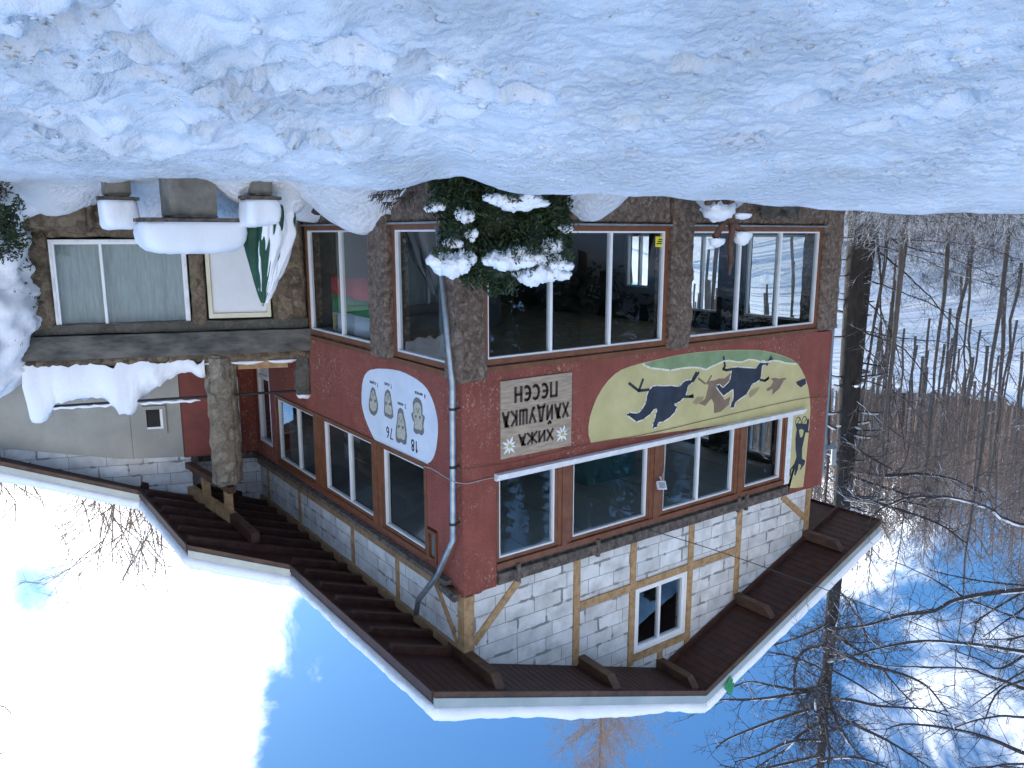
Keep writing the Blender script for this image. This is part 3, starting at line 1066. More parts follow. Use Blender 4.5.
greenlow = [(885, 98), (862, 96), (840, 94), (815, 86), (790, 84), (765, 91), (740, 90), (715, 82), (690, 80), (665, 90), (640, 90), (612, 84), (590, 86), (560, 100), (540, 108), (515, 122), (490, 114), (460, 112), (415, 116), (370, 125), (330, 119), (290, 115), (270, 107)]
paint([[(258, 98), (300, 86), (400, 64), (480, 52), (560, 45), (650, 42), (730, 43), (785, 52), (832, 66), (870, 82), (885, 93)] + greenlow], 'painted_meadow', 'green_paint', m7, 0.0065)
paint([], 'painted_line', 'line_paint', m7, 0.009, [greenlow + [(258, 98)]], 0.035)


def m1(p):
    return onA((620 + p[0] / 10.97, 360 + p[1] / 10.97), 0.005)


def m2(p):
    return onA((690 + p[0] / 8.533, 345 + p[1] / 8.533), 0.005)


def m3(p):
    return onA((770 + p[0] / 7.683, 400 + p[1] / 7.683), 0.005)


goat1 = [(660, 290), (690, 250), (720, 230), (755, 222), (788, 222), (800, 235), (770, 262), (745, 280), (735, 330), (718, 388), (700, 410), (660, 450), (620, 470), (585, 480), (590, 495), (622, 515), (600, 570), (545, 628), (470, 675), (418, 680),
         (405, 730), (362, 745), (365, 690), (385, 655), (395, 590), (415, 540), (385, 525), (330, 590), (260, 645), (180, 675), (80, 600), (105, 580), (195, 590), (240, 550), (290, 460), (295, 400), (318, 335), (360, 292), (405, 285), (470, 290), (560, 285), (640, 296)]
paint([], 'painted_line', 'line_paint', m1, 0.0068, [goat1 + [goat1[0]]], 0.05)
paint([goat1], 'painted_goat', 'dark_paint', m1, 0.0075, [[(318, 325), (205, 338), (100, 255)], [(210, 330), (252, 212)], [(785, 235), (838, 135)], [(800, 232), (864, 137)], [(705, 402), (765, 402), (800, 385)], [(770, 402), (803, 405)]], 0.055)
goat2 = [(360, 195), (410, 190), (440, 195), (540, 200), (560, 205), (575, 180), (592, 158), (620, 136), (655, 152), (662, 172), (640, 166), (615, 172), (605, 260), (600, 292), (560, 318), (530, 330), (510, 370), (480, 420), (400, 475), (385, 485), (375, 530), (345, 535), (355, 490),
         (370, 470), (372, 370), (330, 400), (285, 432), (250, 390), (225, 350), (250, 340), (280, 370), (340, 310), (352, 250)]
brown1 = [(125, 325), (175, 305), (215, 300), (250, 285), (295, 285), (345, 243), (352, 300), (320, 345), (290, 370), (250, 340), (225, 345), (285, 435), (290, 470), (347, 440), (330, 510), (262, 570), (205, 582), (203, 500), (185, 460), (170, 470), (130, 520), (75, 500), (130, 460), (145, 400), (160, 342)]
paint([brown1], 'painted_goat', 'brown_paint', m2, 0.0062, [[(130, 330), (72, 285)], [(150, 318), (183, 262)]], 0.045)
paint([], 'painted_line', 'line_paint', m2, 0.0072, [goat2 + [goat2[0]]], 0.05)
paint([goat2], 'painted_goat', 'dark_paint', m2, 0.0082, [[(365, 205), (310, 215), (282, 205), (298, 180), (286, 100)], [(655, 170), (692, 97)], [(678, 130), (705, 118)], [(598, 297), (640, 305), (672, 278)], [(645, 300), (668, 285)]], 0.055)
paint([[(690, 285), (730, 280), (770, 290), (800, 300), (790, 322), (762, 372), (702, 425), (706, 372), (662, 395), (650, 376), (690, 352), (712, 312)]], 'painted_goat', 'brown_paint', m2, 0.0062, [[(770, 292), (818, 288)]], 0.04)
paint([[(500, 412), (522, 380), (560, 368), (595, 355), (577, 395), (540, 432), (510, 452)]], 'painted_goat', 'tan_paint', m2, 0.006)
paint([[(20, 490), (60, 442), (122, 440), (100, 480), (52, 512)]], 'painted_goat', 'tan_paint', m2, 0.006)
paint([[(905, 315), (935, 302), (962, 290), (985, 284), (990, 330), (945, 362), (912, 335)]], 'painted_goat', 'dark_paint', m2, 0.0062)
goat3 = [(195, 180), (240, 180), (282, 185), (288, 150), (300, 145), (300, 170), (296, 200), (292, 230), (300, 250), (272, 250), (262, 300), (247, 370), (245, 450), (270, 465), (265, 492), (227, 545), (240, 500), (220, 490), (215, 530), (195, 580), (185, 575), (192, 520),
         (165, 532), (160, 570), (172, 610), (150, 580), (148, 540), (185, 490), (205, 440), (196, 380), (195, 300), (205, 225)]
arc = lambda cx, cy, rx, ry: [(cx + rx * math.cos(t), cy + ry * math.sin(t)) for t in [math.pi * k / 8 for k in range(8, 17)]]
paint([goat3], 'painted_goat', 'dark_paint', m3, 0.0075, [arc(218, 178, 22, 46), arc(266, 178, 20, 52), [(212, 178), (232, 140)], [(262, 178), (280, 140)]], 0.022)
paint([[(222, 232), (238, 222), (258, 232), (252, 270), (242, 288), (230, 285)]], 'painted_patch', 'ochre_paint', m3, 0.0095)

# --- white painted panel with the animal tracks on the long side
S4 = 7.675


def m4(p):
    return onB((360 + p[0] / S4, 365 + p[1] / S4), 0.005)


pl = [(12, 300), (11, 225), (16, 150), (24, 110), (38, 75), (55, 53), (78, 38), (130, 28), (210, 30), (255, 36), (300, 45), (342, 60), (380, 80), (418, 100), (450, 122), (484, 150), (512, 182), (535, 222), (552, 262), (568, 305), (580, 350), (591, 405), (597, 460), (596, 525), (590, 590),
      (582, 645), (570, 690), (558, 718), (543, 740), (512, 760), (420, 722), (300, 668), (200, 624), (115, 580), (95, 542), (75, 500), (54, 450), (35, 400), (22, 350)]
mb = MB()
mb.prism([m4(p) for p in pl], FB, -0.01, 0.004)
plaque = part(mb, 'track_panel', 'plaque_white')
tracks = [
    [(95, 168), (108, 178), (117, 195), (124, 228), (131, 262), (138, 300), (138, 335), (130, 370), (110, 392), (85, 375), (70, 345), (67, 300), (70, 265), (78, 228), (82, 195)],
    [(213, 186), (228, 200), (236, 225), (240, 262), (246, 300), (252, 350), (256, 400), (240, 416), (215, 405), (190, 390), (184, 360), (186, 325), (187, 270), (190, 222), (198, 198)],
    [(310, 328), (326, 340), (333, 360), (339, 395), (347, 430), (355, 490), (361, 545), (356, 603), (343, 614), (330, 607), (318, 592), (300, 601), (286, 594), (276, 578), (273, 530), (276, 480), (284, 430), (287, 385), (290, 352), (298, 335)],
    [(430, 247), (450, 254), (467, 272), (476, 300), (481, 335), (480, 382), (492, 388), (498, 405), (490, 440), (487, 472), (492, 512), (486, 532), (472, 542), (452, 526), (436, 532), (420, 520), (410, 500), (413, 470), (416, 440), (403, 420), (394, 385), (399, 360), (410, 370), (408, 330), (405, 290), (414, 262)]]


def shrink(po, k, dx=0, dy=0):
    cx, cy = sum(p[0] for p in po) / len(po), sum(p[1] for p in po) / len(po)
    return [(cx + dx + (p[0] - cx) * k, cy + dy + (p[1] - cy) * k) for p in po]


for t in tracks:
    paint([t], 'painted_track', 'track_grey', m4, 0.0065, fn=FB)
    paint([shrink(t, .74, 0, -3)], 'painted_track', 'track_tan', m4, 0.0082, fn=FB)
    cx, cy = sum(p[0] for p in t) / len(t), sum(p[1] for p in t) / len(t)
    sp = [[(cx + dx + 8 * math.cos(a), cy + dy + 13 * math.sin(a)) for a in [k * .785 for k in range(8)]] for dx, dy in ((-16, -8), (15, 0), (0, -70))]
    paint(sp[:2], 'painted_track', 'track_grey', m4, 0.0096, [[(cx - 10, cy - 75), (cx - 4, cy - 40)], [(cx + 10, cy - 72), (cx + 3, cy - 38)]], 0.02, fn=FB)

# letters as strokes in a unit box
ARC = lambda cx, cy, rx, ry, a0, a1, n=9: [(cx + rx * math.cos(math.radians(a0 + (a1 - a0) * k / (n - 1))), cy + ry * math.sin(math.radians(a0 + (a1 - a0) * k / (n - 1)))) for k in range(n)]
GL = {
    'Х': (.62, [[(0, 0), (.6, 1)], [(.02, 1), (.6, 0)]]),
    'И': (.62, [[(.05, 0), (.05, 1)], [(.57, 0), (.57, 1)], [(.05, .08), (.57, .92)]]),
    'Й': (.62, [[(.05, 0), (.05, 1)], [(.57, 0), (.57, 1)], [(.05, .08), (.57, .92)], [(.16, 1.28), (.3, 1.15), (.48, 1.3)]]),
    'Ж': (.92, [[(.46, 0), (.46, 1)], [(0, 0), (.46, .52), (0, 1)], [(.92, 0), (.46, .52), (.92, 1)]]),
    'А': (.62, [[(0, 1), (.16, .96), (.34, .45)], [(0, 0), (.30, 1), (.6, 0)], [(.14, .33), (.48, .33)]]),
    'Д': (.72, [[(0, -.16), (.02, .03), (.70, .03), (.72, -.16)], [(.12, .03), (.28, 1), (.46, 1), (.6, .03)]]),
    'У': (.62, [[(0, 1), (.31, .42)], [(.62, 1), (.24, 0), (.08, .02)]]),
    'Ш': (.80, [[(.05, 1), (.05, .04), (.75, .04), (.75, 1)], [(.40, 1), (.40, .04)]]),
    'К': (.60, [[(.05, 0), (.05, 1)], [(.57, 1), (.1, .48), (.6, 0)]]),
    'П': (.66, [[(.06, 0), (.06, .96), (.60, .96), (.60, 0)]]),
    'Е': (.56, [ARC(.36, .5, .32, .47, 60, 300), [(.05, .52), (.42, .52)]]),
    'С': (.56, [ARC(.36, .5, .32, .47, 55, 305)]),
    'Н': (.62, [[(.05, 0), (.05, 1)], [(.57, 0), (.57, 1)], [(.05, .5), (.57, .5)]]),
    'а': (.5, [ARC(.22, .28, .2, .26, 0, 360), [(.43, .55), (.43, 0)]]), 'е': (.5, [ARC(.24, .28, .21, .26, 0, 310), [(.05, .3), (.44, .3)]]), 'л': (.5, [[(0, 0), (.15, .55), (.43, .55), (.43, 0)]]),
    'н': (.5, [[(.05, 0), (.05, .55)], [(.43, 0), (.43, .55)], [(.05, .28), (.43, .28)]]), 'к': (.45, [[(.05, 0), (.05, .55)], [(.4, .55), (.08, .28), (.42, 0)]]), 'ч': (.5, [[(.05, .55), (.08, .28), (.43, .3)], [(.43, .55), (.43, 0)]]),
    'м': (.6, [[(.03, 0), (.1, .55), (.3, .15), (.5, .55), (.57, 0)]]), 'в': (.45, [[(.06, 0), (.06, .55), (.36, .45), (.08, .3), (.4, .13), (.06, 0)]]), 'ъ': (.5, [[(0, .55), (.14, .55), (.14, 0), (.42, .04), (.4, .3), (.14, .3)]]),
    'с': (.45, [ARC(.24, .28, .2, .26, 50, 310)]), 'р': (.5, [[(.06, -.3), (.06, .55)], ARC(.26, .28, .2, .26, 180, -180)]),
    '1': (.34, [[(.02, .78), (.2, 1), (.2, 0)]]), '2': (.5, [ARC(.25, .72, .22, .26, 160, -30) + [(.04, .02), (.48, .02)]]), '4': (.55, [[(.4, 0), (.4, 1), (.04, .32), (.54, .32)]]),
    '6': (.52, [ARC(.26, .27, .21, .25, 0, 360), [(.05, .3), (.12, .7), (.38, 1)]]), '7': (.5, [[(.02, .98), (.48, .98), (.16, 0)]]),
    '8': (.52, [ARC(.26, .75, .18, .22, 0, 360), ARC(.26, .27, .22, .26, 0, 360)]), '.': (.2, [[(.08, 0), (.12, .06)]]), ' ': (.4, []),
}


def write(mb, fn, text, u0, z0, h, w, sgn, d0, d1, sx=1.0, gap=.22):
    """text from u0 along sgn, base line z0; returns its length"""
    u = 0
    for ch in text:
        wd, sts = GL[ch]
        for st in sts:
            stroke(mb, fn, [(u0 + sgn * (u + x * sx * h), z0 + y * h) for x, y in st], w, d0, d1)
        u += (wd * sx + gap) * h
    return u


# captions and numbers of the panel (text on the long side runs along +x)
mb = MB()
for txt, px, h, w in (('76', (250, 492), .20, .026), ('18', (440, 590), .20, .030)):
    x, z = m4(px)
    L = write(MB(), FB, txt, 0, 0, h, w, 1, 0, .01)
    write(mb, FB, txt, x, z - h * .0 - .0, h, w, 1, 0.0045, 0.0075)
for txt, px in (('1 сърна', (137, 140)), ('1 вълк', (242, 150)), ('2 елен', (352, 304)), ('4 мечка', (503, 226))):
    x, z = m4(px)
    write(mb, FB, txt, x, z, .075, .012, 1, 0.0045, 0.0075)
mb.build('lettering', 'ink', plaque)

# --- old beam, timber frame and block walls
mb = MB()
rough_box(mb, FA, 0.66, 8.78, 7.27, 7.47, -0.14, 0.06, .10, .009, 21, 4.0)
fbox(mb, FA, 0.7, 8.7, 7.22, 7.262, -.2, -0.03)
part(mb, 'old_beam', 'old_timber')
mb = MB()
rng = random.Random(5)
for y in (1.05, 2.9, 6.98, 7.24):
    mb = MB()
    fbox(mb, FA, y, y + .07, 7.18, 7.46 + rng.random() * .07, 0.0, 0.075)
    part(mb, 'spacer_block', 'old_timber')
mb = MB()
G0, G1 = 0.02, 9.78
mb.prism([(G0, 7.50), (4.02, 7.50), (4.02, rz(4.02) + .02), (G0, rz(G0) + .02)], FA, -0.30, -0.03)
mb.prism([(4.02, 7.50), (5.53, 7.50), (5.53, 8.47), (4.02, 8.47)], FA, -0.30, -0.03)
mb.prism([(4.02, 9.90), (5.53, 9.90), (5.53, rz(5.53) + .02), (RY, RZ + .02), (4.02, rz(4.02) + .02)], FA, -0.30, -0.03)
mb.prism([(5.53, 7.50), (G1, 7.50), (G1, rz(G1) + .02), (5.53, rz(5.53) + .02)], FA, -0.30, -0.03)
part(mb, 'block_gable', 'blocks_gable')


def timber(fn, pts, w, name='timber_post', d0=-.1, d1=0.0, mat='new_timber'):
    """a flat framing timber between two face points"""
    mb = MB()
    (u0, z0), (u1, z1) = pts
    L = math.hypot(u1 - u0, z1 - z0)
    nu, nz = -(z1 - z0) / L * w / 2, (u1 - u0) / L * w / 2
    mb.prism([(u0 - nu, z0 - nz), (u1 - nu, z1 - nz), (u1 + nu, z1 + nz), (u0 + nu, z0 + nz)], fn, d0, d1)
    return part(mb, name, mat)


mb = MB()
mb.box(-0.012, 0.19, -0.012, 0.19, 7.53, 8.66)
part(mb, 'timber_post', 'new_timber')
for y, w in ((2.48, .15), (3.93, .15), (5.60, .15), (7.15, .15), (9.68, .17)):
    timber(FA, [(y, 7.48), (y, rz(y) - .03)], w)
timber(FA, [(2.56, 8.42), (7.08, 8.42)], .15, 'timber_rail', d1=0.006)
timber(FA, [(4.01, 9.98), (5.53, 9.98)], .15, 'timber_rail', d1=0.006)
timber(FA, [(4.78, 10.06), (4.78, 10.38)], .13, d1=0.003)
timber(FA, [(1.15, 7.52), (0.19, 8.42)], .14, 'timber_brace', d1=-0.004)
timber(FA, [(8.66, 7.52), (9.60, 8.22)], .14, 'timber_brace', d1=-0.004)
window(FA, 4.08, 5.47, 8.55, 9.84, (4.75,), ow=0.055, outer='white_frame', dd=-0.005, bar=.07)

mb = MB()
mb.prism([(0.19, 7.62), (10.25, 7.62), (10.25, rz(0) + .01), (0.19, rz(0) + .01)], FB, -0.30, -0.04)
part(mb, 'block_wall', 'blocks_side')
mb = MB()
fbox(mb, FB, 0.35, 10.2, 7.33, 7.41, -.15, 0.14)
part(mb, 'drip_board', 'old_timber')
mb = MB()
x = 0.9
while x < 9.9:
    mb = MB()
    fbox(mb, FB, x, x + .07, 7.412, 7.498, -.1, 0.07)
    part(mb, 'spacer_block', 'plate_timber')
    x += 0.62
mb = MB()
fbox(mb, FB, 0.1, 10.2, 7.50, 7.63, -.15, 0.035)
part(mb, 'wall_plate', 'plate_timber')
mb = MB()
fbox(mb, FB, 0.19, 10.2, 8.50, 8.66, -.15, 0.02)
part(mb, 'wall_plate', 'plate_timber')
for x in (2.40, 4.40, 7.38, 9.55):
    timber(FB, [(x, 7.63), (x, 8.5)], .12, d0=-.12, d1=-0.012)
timber(FB, [(0.95, 7.64), (0.24, 8.48)], .12, 'timber_brace', d0=-.12, d1=-0.016)
# stub of a log on the corner
mb = MB()
mb.tube([(0.55, -0.10, 7.5), (0.05, -0.14, 7.52)], .07, 8)
part(mb, 'log_end', 'old_timber')

# --- roof
NEAR = [(-1.1, RY), (-1.1, -1.25), (4.5, -1.30), (5.1, -3.10), (9.17, -3.15), (10.7, -7.60), (15, -7.60), (15, RY)]
FAR = [(-1.1, RY), (15, RY), (15, 10.95), (-1.1, 10.95)]


def slab(mb, poly, h0, h1):
    n = len(poly)
    tri = tessellate_polygon([[Vector((x, y, 0)) for x, y in poly]])
    mb.add([(x, y, rz(y) + h0) for x, y in poly] + [(x, y, rz(y) + h1) for x, y in poly],
           [tuple(t) for t in tri] + [tuple(i + n for i in t) for t in tri] + [(i, (i + 1) % n, n + (i + 1) % n, n + i) for i in range(n)])


mb = MB()
slab(mb, NEAR, 0, .05)
slab(mb, FAR, 0, .05)
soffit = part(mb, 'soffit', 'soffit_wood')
# board joints in relief
mb = MB()
rng = random.Random(3)
for y0 in [-1.2 + 0.16 * k for k in range(38)]:
    mb.beam((-1.05, y0, rz(y0) - .004), (-0.02, y0, rz(y0) - .001), .152, .010, Vector((0, -SL, 1)))
for y0 in [4.99 + 0.16 * k for k in range(37)]:
    mb.beam((-1.05, y0, rz(y0) - .004), (-0.02, y0, rz(y0) - .001), .152, .010, Vector((0, SL, 1)))
mb.build('soffit_boards', 'soffit_wood', soffit)
mb = MB()
slab(mb, NEAR, .055, .17)
slab(mb, FAR, .055, .17)
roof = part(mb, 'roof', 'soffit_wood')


def edge(mb, p, q, h0, h1, t, outn):
    a, c = Vector((p[0], p[1], rz(p[1]))), Vector((q[0], q[1], rz(q[1])))
    o = Vector((outn[0], outn[1], 0)).normalized() * t
    up0, up1 = Vector((0, 0, h0)), Vector((0, 0, h1))
    mb.hexa([a + up0, c + up0, c + up0 + o, a + up0 + o, a + up1, c + up1, c + up1 + o, a + up1 + o])


RK = [((-1.1, RY), (-1.1, -1.25)), ((-1.1, 10.95), (-1.1, RY)), ((4.5, -1.30), (5.1, -3.10)), ((9.17, -3.15), (10.7, -7.6))]
for p, q in RK:
    nrm = (-(Vector(q) - Vector(p)).normalized().y * -1, -(Vector(q) - Vector(p)).normalized().x)
    dv = (Vector(q) - Vector(p)).normalized()
    nrm = (dv.y, -dv.x)
    mb = MB()
    edge(mb, p, q, -.05, .045, .03, nrm)
    mb.build('verge_board', 'purlin_wood', roof)
    mb = MB()
    edge(mb, p, q, .048, .235, .045, nrm)
    mb.build('verge_flashing', 'flashing', roof)
for p, q in (((-1.1, -1.25), (4.5, -1.30)), ((5.1, -3.10), (9.17, -3.15))):
    mb = MB()
    edge(mb, p, q, -.06, .10, .035, (0, -1))
    L = abs(q[0] - p[0])
    mb.build('eaves_board', 'rafter_wood', roof)
for p, q in (((-1.1, 10.95), (15, 10.95)),):
    mb = MB()
    edge(mb, p, q, -.06, .12, .035, (0, 1))
    mb.build('eaves_board', 'rafter_wood', roof)


def snow_cover(poly, name, seed):
    """snow lying on one roof slope, rolled over at the edges"""
    pts = []
    n = len(poly)
    for i in range(n):
        a, c = Vector(poly[i]), Vector(poly[(i + 1) % n])
        k = max(1, int((c - a).length / 0.12))
        for j in range(k):
            pts.append(a + (c - a) * j / k)
    m2_ = len(pts)
    area = sum(poly[i][0] * poly[(i + 1) % n][1] - poly[(i + 1) % n][0] * poly[i][1] for i in range(n))
    sg = 1 if area > 0 else -1
    nr = []
    for i in range(m2_):
        t = pts[(i + 2) % m2_] - pts[i - 2]
        t.normalize()
        nr.append(Vector((t.y, -t.x)) * sg)
    rings = [(-0.03, .172), (0.06, .215), (0.095, .28), (0.08, .37), (0.0, .44), (-0.12, .48)]
    mb = MB()
    for ri, (o, h) in enumerate(rings):
        for i in range(m2_):
            P3 = Vector((pts[i].x, pts[i].y, seed))
            nz = N.noise(P3 * 1.3) * .5 + N.noise(P3 * 4.1) * .5 + N.noise(P3 * 9) * .35
            if ri in (1, 2):
                oo = o + nz * 0.045
            else:
                oo = o + nz * .03
            q = pts[i] + nr[i] * oo
            hh = h + (nz * 0.05 + 0.06 * N.noise(P3 * 0.5) if ri > 1 else (nz * .03 if ri == 1 else 0))
            mb.v.append((q.x, q.y, rz(min(q.y, RY) if poly is NEAR else max(q.y, RY)) + hh))
    for ri in range(len(rings) - 1):
        for i in range(m2_):
            a, c = ri * m2_ + i, ri * m2_ + (i + 1) % m2_
            mb.f.append((a, c, c + m2_, a + m2_))
    k = (len(rings) - 1) * m2_
    tri = tessellate_polygon([[Vector((mb.v[k + i][0], mb.v[k + i][1], 0)) for i in range(m2_)]])
    mb.f += [tuple(k + i for i in t) for t in tri]
    mb.build(name, 'clean_snow', roof, True)


snow_cover(NEAR, 'roof_snow', 1.0)
snow_cover(FAR, 'roof_snow', 2.0)

# rafters under the long eaves, purlins under the gable overhang
x = 0.35
while x < 14.5:
    ye = -1.2 if x < 5.12 else (-3.02 if x < 10.6 else -6.6)
    mb = MB()
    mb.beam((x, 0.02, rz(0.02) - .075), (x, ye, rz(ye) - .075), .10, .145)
    part(mb, 'rafter', 'rafter_wood')
    x += 0.72
for y in (0.06, 2.62, 4.78, 7.17, 9.66):
    mb = MB()
    zt = rz(y) - .015
    w = .085
    mb.hexa([(-.80, y - w, zt - .20), (0.5, y - w, zt - .20), (0.5, y + w, zt - .20), (-.80, y + w, zt - .20), (-.98, y - w, zt), (0.5, y - w, zt), (0.5, y + w, zt), (-.98, y + w, zt)])
    part(mb, 'purlin', 'purlin_wood')
# trim along the wall under the far slope
mb = MB()
mb.beam((-0.02, RY, RZ - .06), (-0.02, 10.9, rz(10.9) - .06), .05, .1)
part(mb, 'wall_trim', 'rafter_wood')

# --- terrace annex
pier(FC1, 0.0, 0.72, 0.4, 3.55, -.4, 0.04, 31, 'annex_wall', 'annex_rubble', .09, .05, 1.8)
pier(FC1, 2.04, 2.34, 0.4, 3.55, -.4, 0.04, 32, 'annex_wall', 'annex_rubble', .08, .04, 1.8)
pier(FC1, 4.93, 5.48, 0.4, 3.55, -.4, 0.05, 33, 'annex_wall', 'annex_rubble', .09, .05, 1.8)
pier(FC1, 2.3, 4.95, 0.4, 1.66, -.4, 0.05, 34, 'annex_wall', 'annex_rubble', .09, .06, 1.8)
pier(FC1, 4.0, 5.45, 0.4, 1.55, 0.0, 0.45, 35, 'annex_wall', 'annex_rubble', .10, .12, 1.2)
pier(FC1, -0.05, 5.5, 3.40, 3.62, -.4, 0.05, 36, 'annex_wall', 'concrete_rubble', .10, .03, 1.5)
mb = MB()
fbox(mb, FC1, 5.3, 5.5, 0.4, 3.58, -5, -.42)
fbox(mb, FC1, -.2, 0.2, 0.4, 3.58, -5, -.42)
fbox(mb, FC1, -.5, 5.3, 0.4, 3.58, -5, -4.8)
part(mb, 'annex_wall', 'concrete')
pier(FC1, -0.12, 5.56, 3.63, 4.12, -4.6, 0.16, 37, 'terrace_slab', 'slab_concrete', .16, .014, 2.0)
pier(FC1, -0.1, 5.6, 4.10, 4.30, -.25, 0.13, 38, 'terrace_edge', 'annex_rubble', .09, .05, 2.2)
window(FC1, 2.42, 4.86, 1.76, 3.46, (3.98,), ow=0.05, outer='white_paint', dd=.02, bar=.045)
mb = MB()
fbox(mb, FC1, 0.05, 5.3, 0.42, 3.57, -.95, -.9)  # dark panel added behind the curtain to stop light leaking through
part(mb, 'inner_panel', 'dark_interior')
# door
mb = MB()
fbox(mb, FC1, 0.74, 0.82, 0.6, 3.36, -.2, 0.02)
fbox(mb, FC1, 1.92, 2.00, 0.6, 3.36, -.2, 0.02)
fbox(mb, FC1, 0.82, 1.92, 3.26, 3.36, -.2, 0.018)
dr = part(mb, 'door', 'cream_paint')
mb = MB()
fbox(mb, FC1, 0.825, 1.915, 0.6, 3.255, -.12, -.03)
fbox(mb, FC1, 0.95, 1.79, 0.9, 3.12, -.03, -.018)
mb.build('door_leaf', 'door_white', dr)
mb = MB()
fbox(mb, FC1, 1.80, 1.87, 1.75, 1.95, -.03, .0)
fbox(mb, FC1, 1.72, 1.85, 1.86, 1.89, .0, .035)
mb.build('handle', 'galvanised', dr)

# sheet-metal room and the red back wall on the terrace
mb = MB()
gy = lambda u: rz(8.6 * 0 + (AE * u).y)
mb.prism([(2.2, 4.1), (3.32, 4.1), (3.32, 6.88), (2.2, 6.92)], FC2, -.1, 0)
mb.prism([(3.325, 4.1), (6.1, 4.1), (6.1, 6.42), (5.75, 6.47), (3.6, 6.86), (3.325, 6.885)], FC2, -.1, 0.012)
part(mb, 'metal_cladding', 'sheet_metal')
mb = MB()
mb.prism([(2.2, 6.92), (3.6, 6.86), (5.75, 6.47), (6.1, 6.42), (6.1, gy(6.1) + .1), (2.2, gy(2.2) + .02)], FC2, -.12, -.02)
fbox(mb, FC2, 2.05, 2.2, 6.95, 7.9, -1.7, -.02)
mb.prism([(-.1, 7.45), (2.2, 7.45), (2.2, gy(2.2)), (-.1, gy(0))], FC3, -.3, -.02)
part(mb, 'block_wall', 'blocks_annex')
f = MB()
for q in ((2.52, 2.60, 5.62, 6.30), (2.96, 3.04, 5.62, 6.30), (2.60, 2.96, 5.62, 5.70), (2.60, 2.96, 6.18, 6.30)):
    fbox(f, FC2, *q, -.05, 0.05)
vw = part(f, 'vent_window', 'sheet_metal')
g = MB()
fbox(g, FC2, 2.60, 2.96, 5.70, 6.18, -.02, 0.015)
g.build('pane', 'dark_interior', vw)
g = MB()
fbox(g, FC2, 2.60, 2.66, 5.70, 6.18, .0, 0.04)
fbox(g, FC2, 2.66, 2.96, 6.13, 6.18, .0, 0.038)
g.build('sash', 'white_frame', vw)
mb = MB()
wall_holes(mb, FC3, -.1, 2.2, 4.1, 7.45, -.3, -.01, [(.34, 1.3, 5.2, 7.1)])
part(mb, 'wall', 'red_render')
window(FC3, .40, 1.24, 5.28, 7.04, (), ow=.055, outer='red_door', dd=-.02)
mb = MB()
fbox(mb, FC2, 1.46, 2.195, 4.12, 6.94, -.13, -.03)
fbox(mb, FC2, 2.05, 2.195, 4.12, 6.94, -1.7, -.132)
dr = part(mb, 'door', 'red_door')
mb = MB()
fbox(mb, FC2, 1.54, 1.6, 5.0, 5.16, -.03, 0.0)
mb.build('handle', 'dark_metal', dr)
mb = MB()
fbox(mb, FC3, -.05, 2.2, 7.3, 7.47, -.1, 0.06)
part(mb, 'old_beam', 'old_timber')
# glazed terrace door in the long side
f = MB()
for q in ((9.0, 9.09, 4.12, 6.95), (9.86, 9.95, 4.12, 6.95), (9.09, 9.86, 6.86, 6.95), (9.09, 9.86, 4.12, 4.3)):
    fbox(f, FB, *q, -.15, -.01)
dr = part(f, 'door', 'white_frame')
g = MB()
fbox(g, FB, 9.09, 9.86, 4.3, 5.15, -.1, -.05)
g.build('door_panel', 'white_paint', dr)
g = MB()
fbox(g, FB, 9.09, 9.86, 5.25, 6.86, -.09, -.075)
g.build('pane', 'glass', dr)
g = MB()
fbox(g, FB, 9.09, 9.86, 5.15, 5.25, -.1, -.02)
g.build('sash', 'white_frame', dr)

# column, stub and timber of the porch
mb = MB()


def colfn(u, z, d):
    return FC1(u, z, d)


def round_taper(u, z, d):
    cu, cd = 1.86, -0.12
    x, y = u - cu, d - cd
    m = max(abs(x), abs(y), 1e-6)
    L = math.hypot(x, y)
    k = (m / L) if L > 1e-6 else 1
    sc = 1.0 - 0.22 * smooth(6.9, 7.3, z) + 0.06 * N.noise(Vector((0, 0, z * 1.7)))
    return cu + x * (k * .9 + .1) * sc, cd + y * (k * .9 + .1) * sc


rough_box(mb, FC1, 1.54, 2.18, 4.15, 7.05, -.44, 0.20, .06, .075, 41, 3.2, round_taper)
part(mb, 'stone_column', 'column_rubble')
pier(FC1, -0.05, 0.30, 4.12, 5.12, -.28, 0.08, 42, 'stone_stub', 'concrete_rubble', .07, .06, 2.6)
mb = MB()
snow_lump(mb, FC1(.12, 5.12, -.1), .2, .17, .10, 4, amp=.3)
mb.build('snow_cap', 'clean_snow', hut, True).location = -Vector(hut.location)
c0 = Vector(FC1(1.88, 0, -.12))
w0 = Vector(FC2(2.12, 0, 0))
mb = MB()
mb.beam((c0.x - .35, c0.y, 7.13), (w0.x, w0.y, 7.13), .16, .14)
part(mb, 'porch_beam', 'purlin_wood')
pz = rz(c0.y) - .30
mb = MB()
mb.beam((c0.x - .3, c0.y, pz), (w0.x, w0.y + .02, pz), .17, .22)
part(mb, 'porch_purlin', 'new_timber')
mb = MB()
mb.beam((5.3, c0.y, pz), (c0.x - .3, c0.y, pz), .17, .22)
part(mb, 'porch_purlin', 'rafter_wood')
for k in (0.0, 1.25):
    q = c0 + (w0 - c0).normalized() * k
    mb = MB()
    mb.box(q.x - .08, q.x + .08, q.y - .08, q.y + .08, 7.2, pz - .1)
    part(mb, 'porch_post', 'new_timber')
# old plank left over the terrace slab
mb = MB()
fbox(mb, FC1, .45, 1.5, 4.32, 4.5, -.3, -.1)
part(mb, 'plank', 'new_timber')
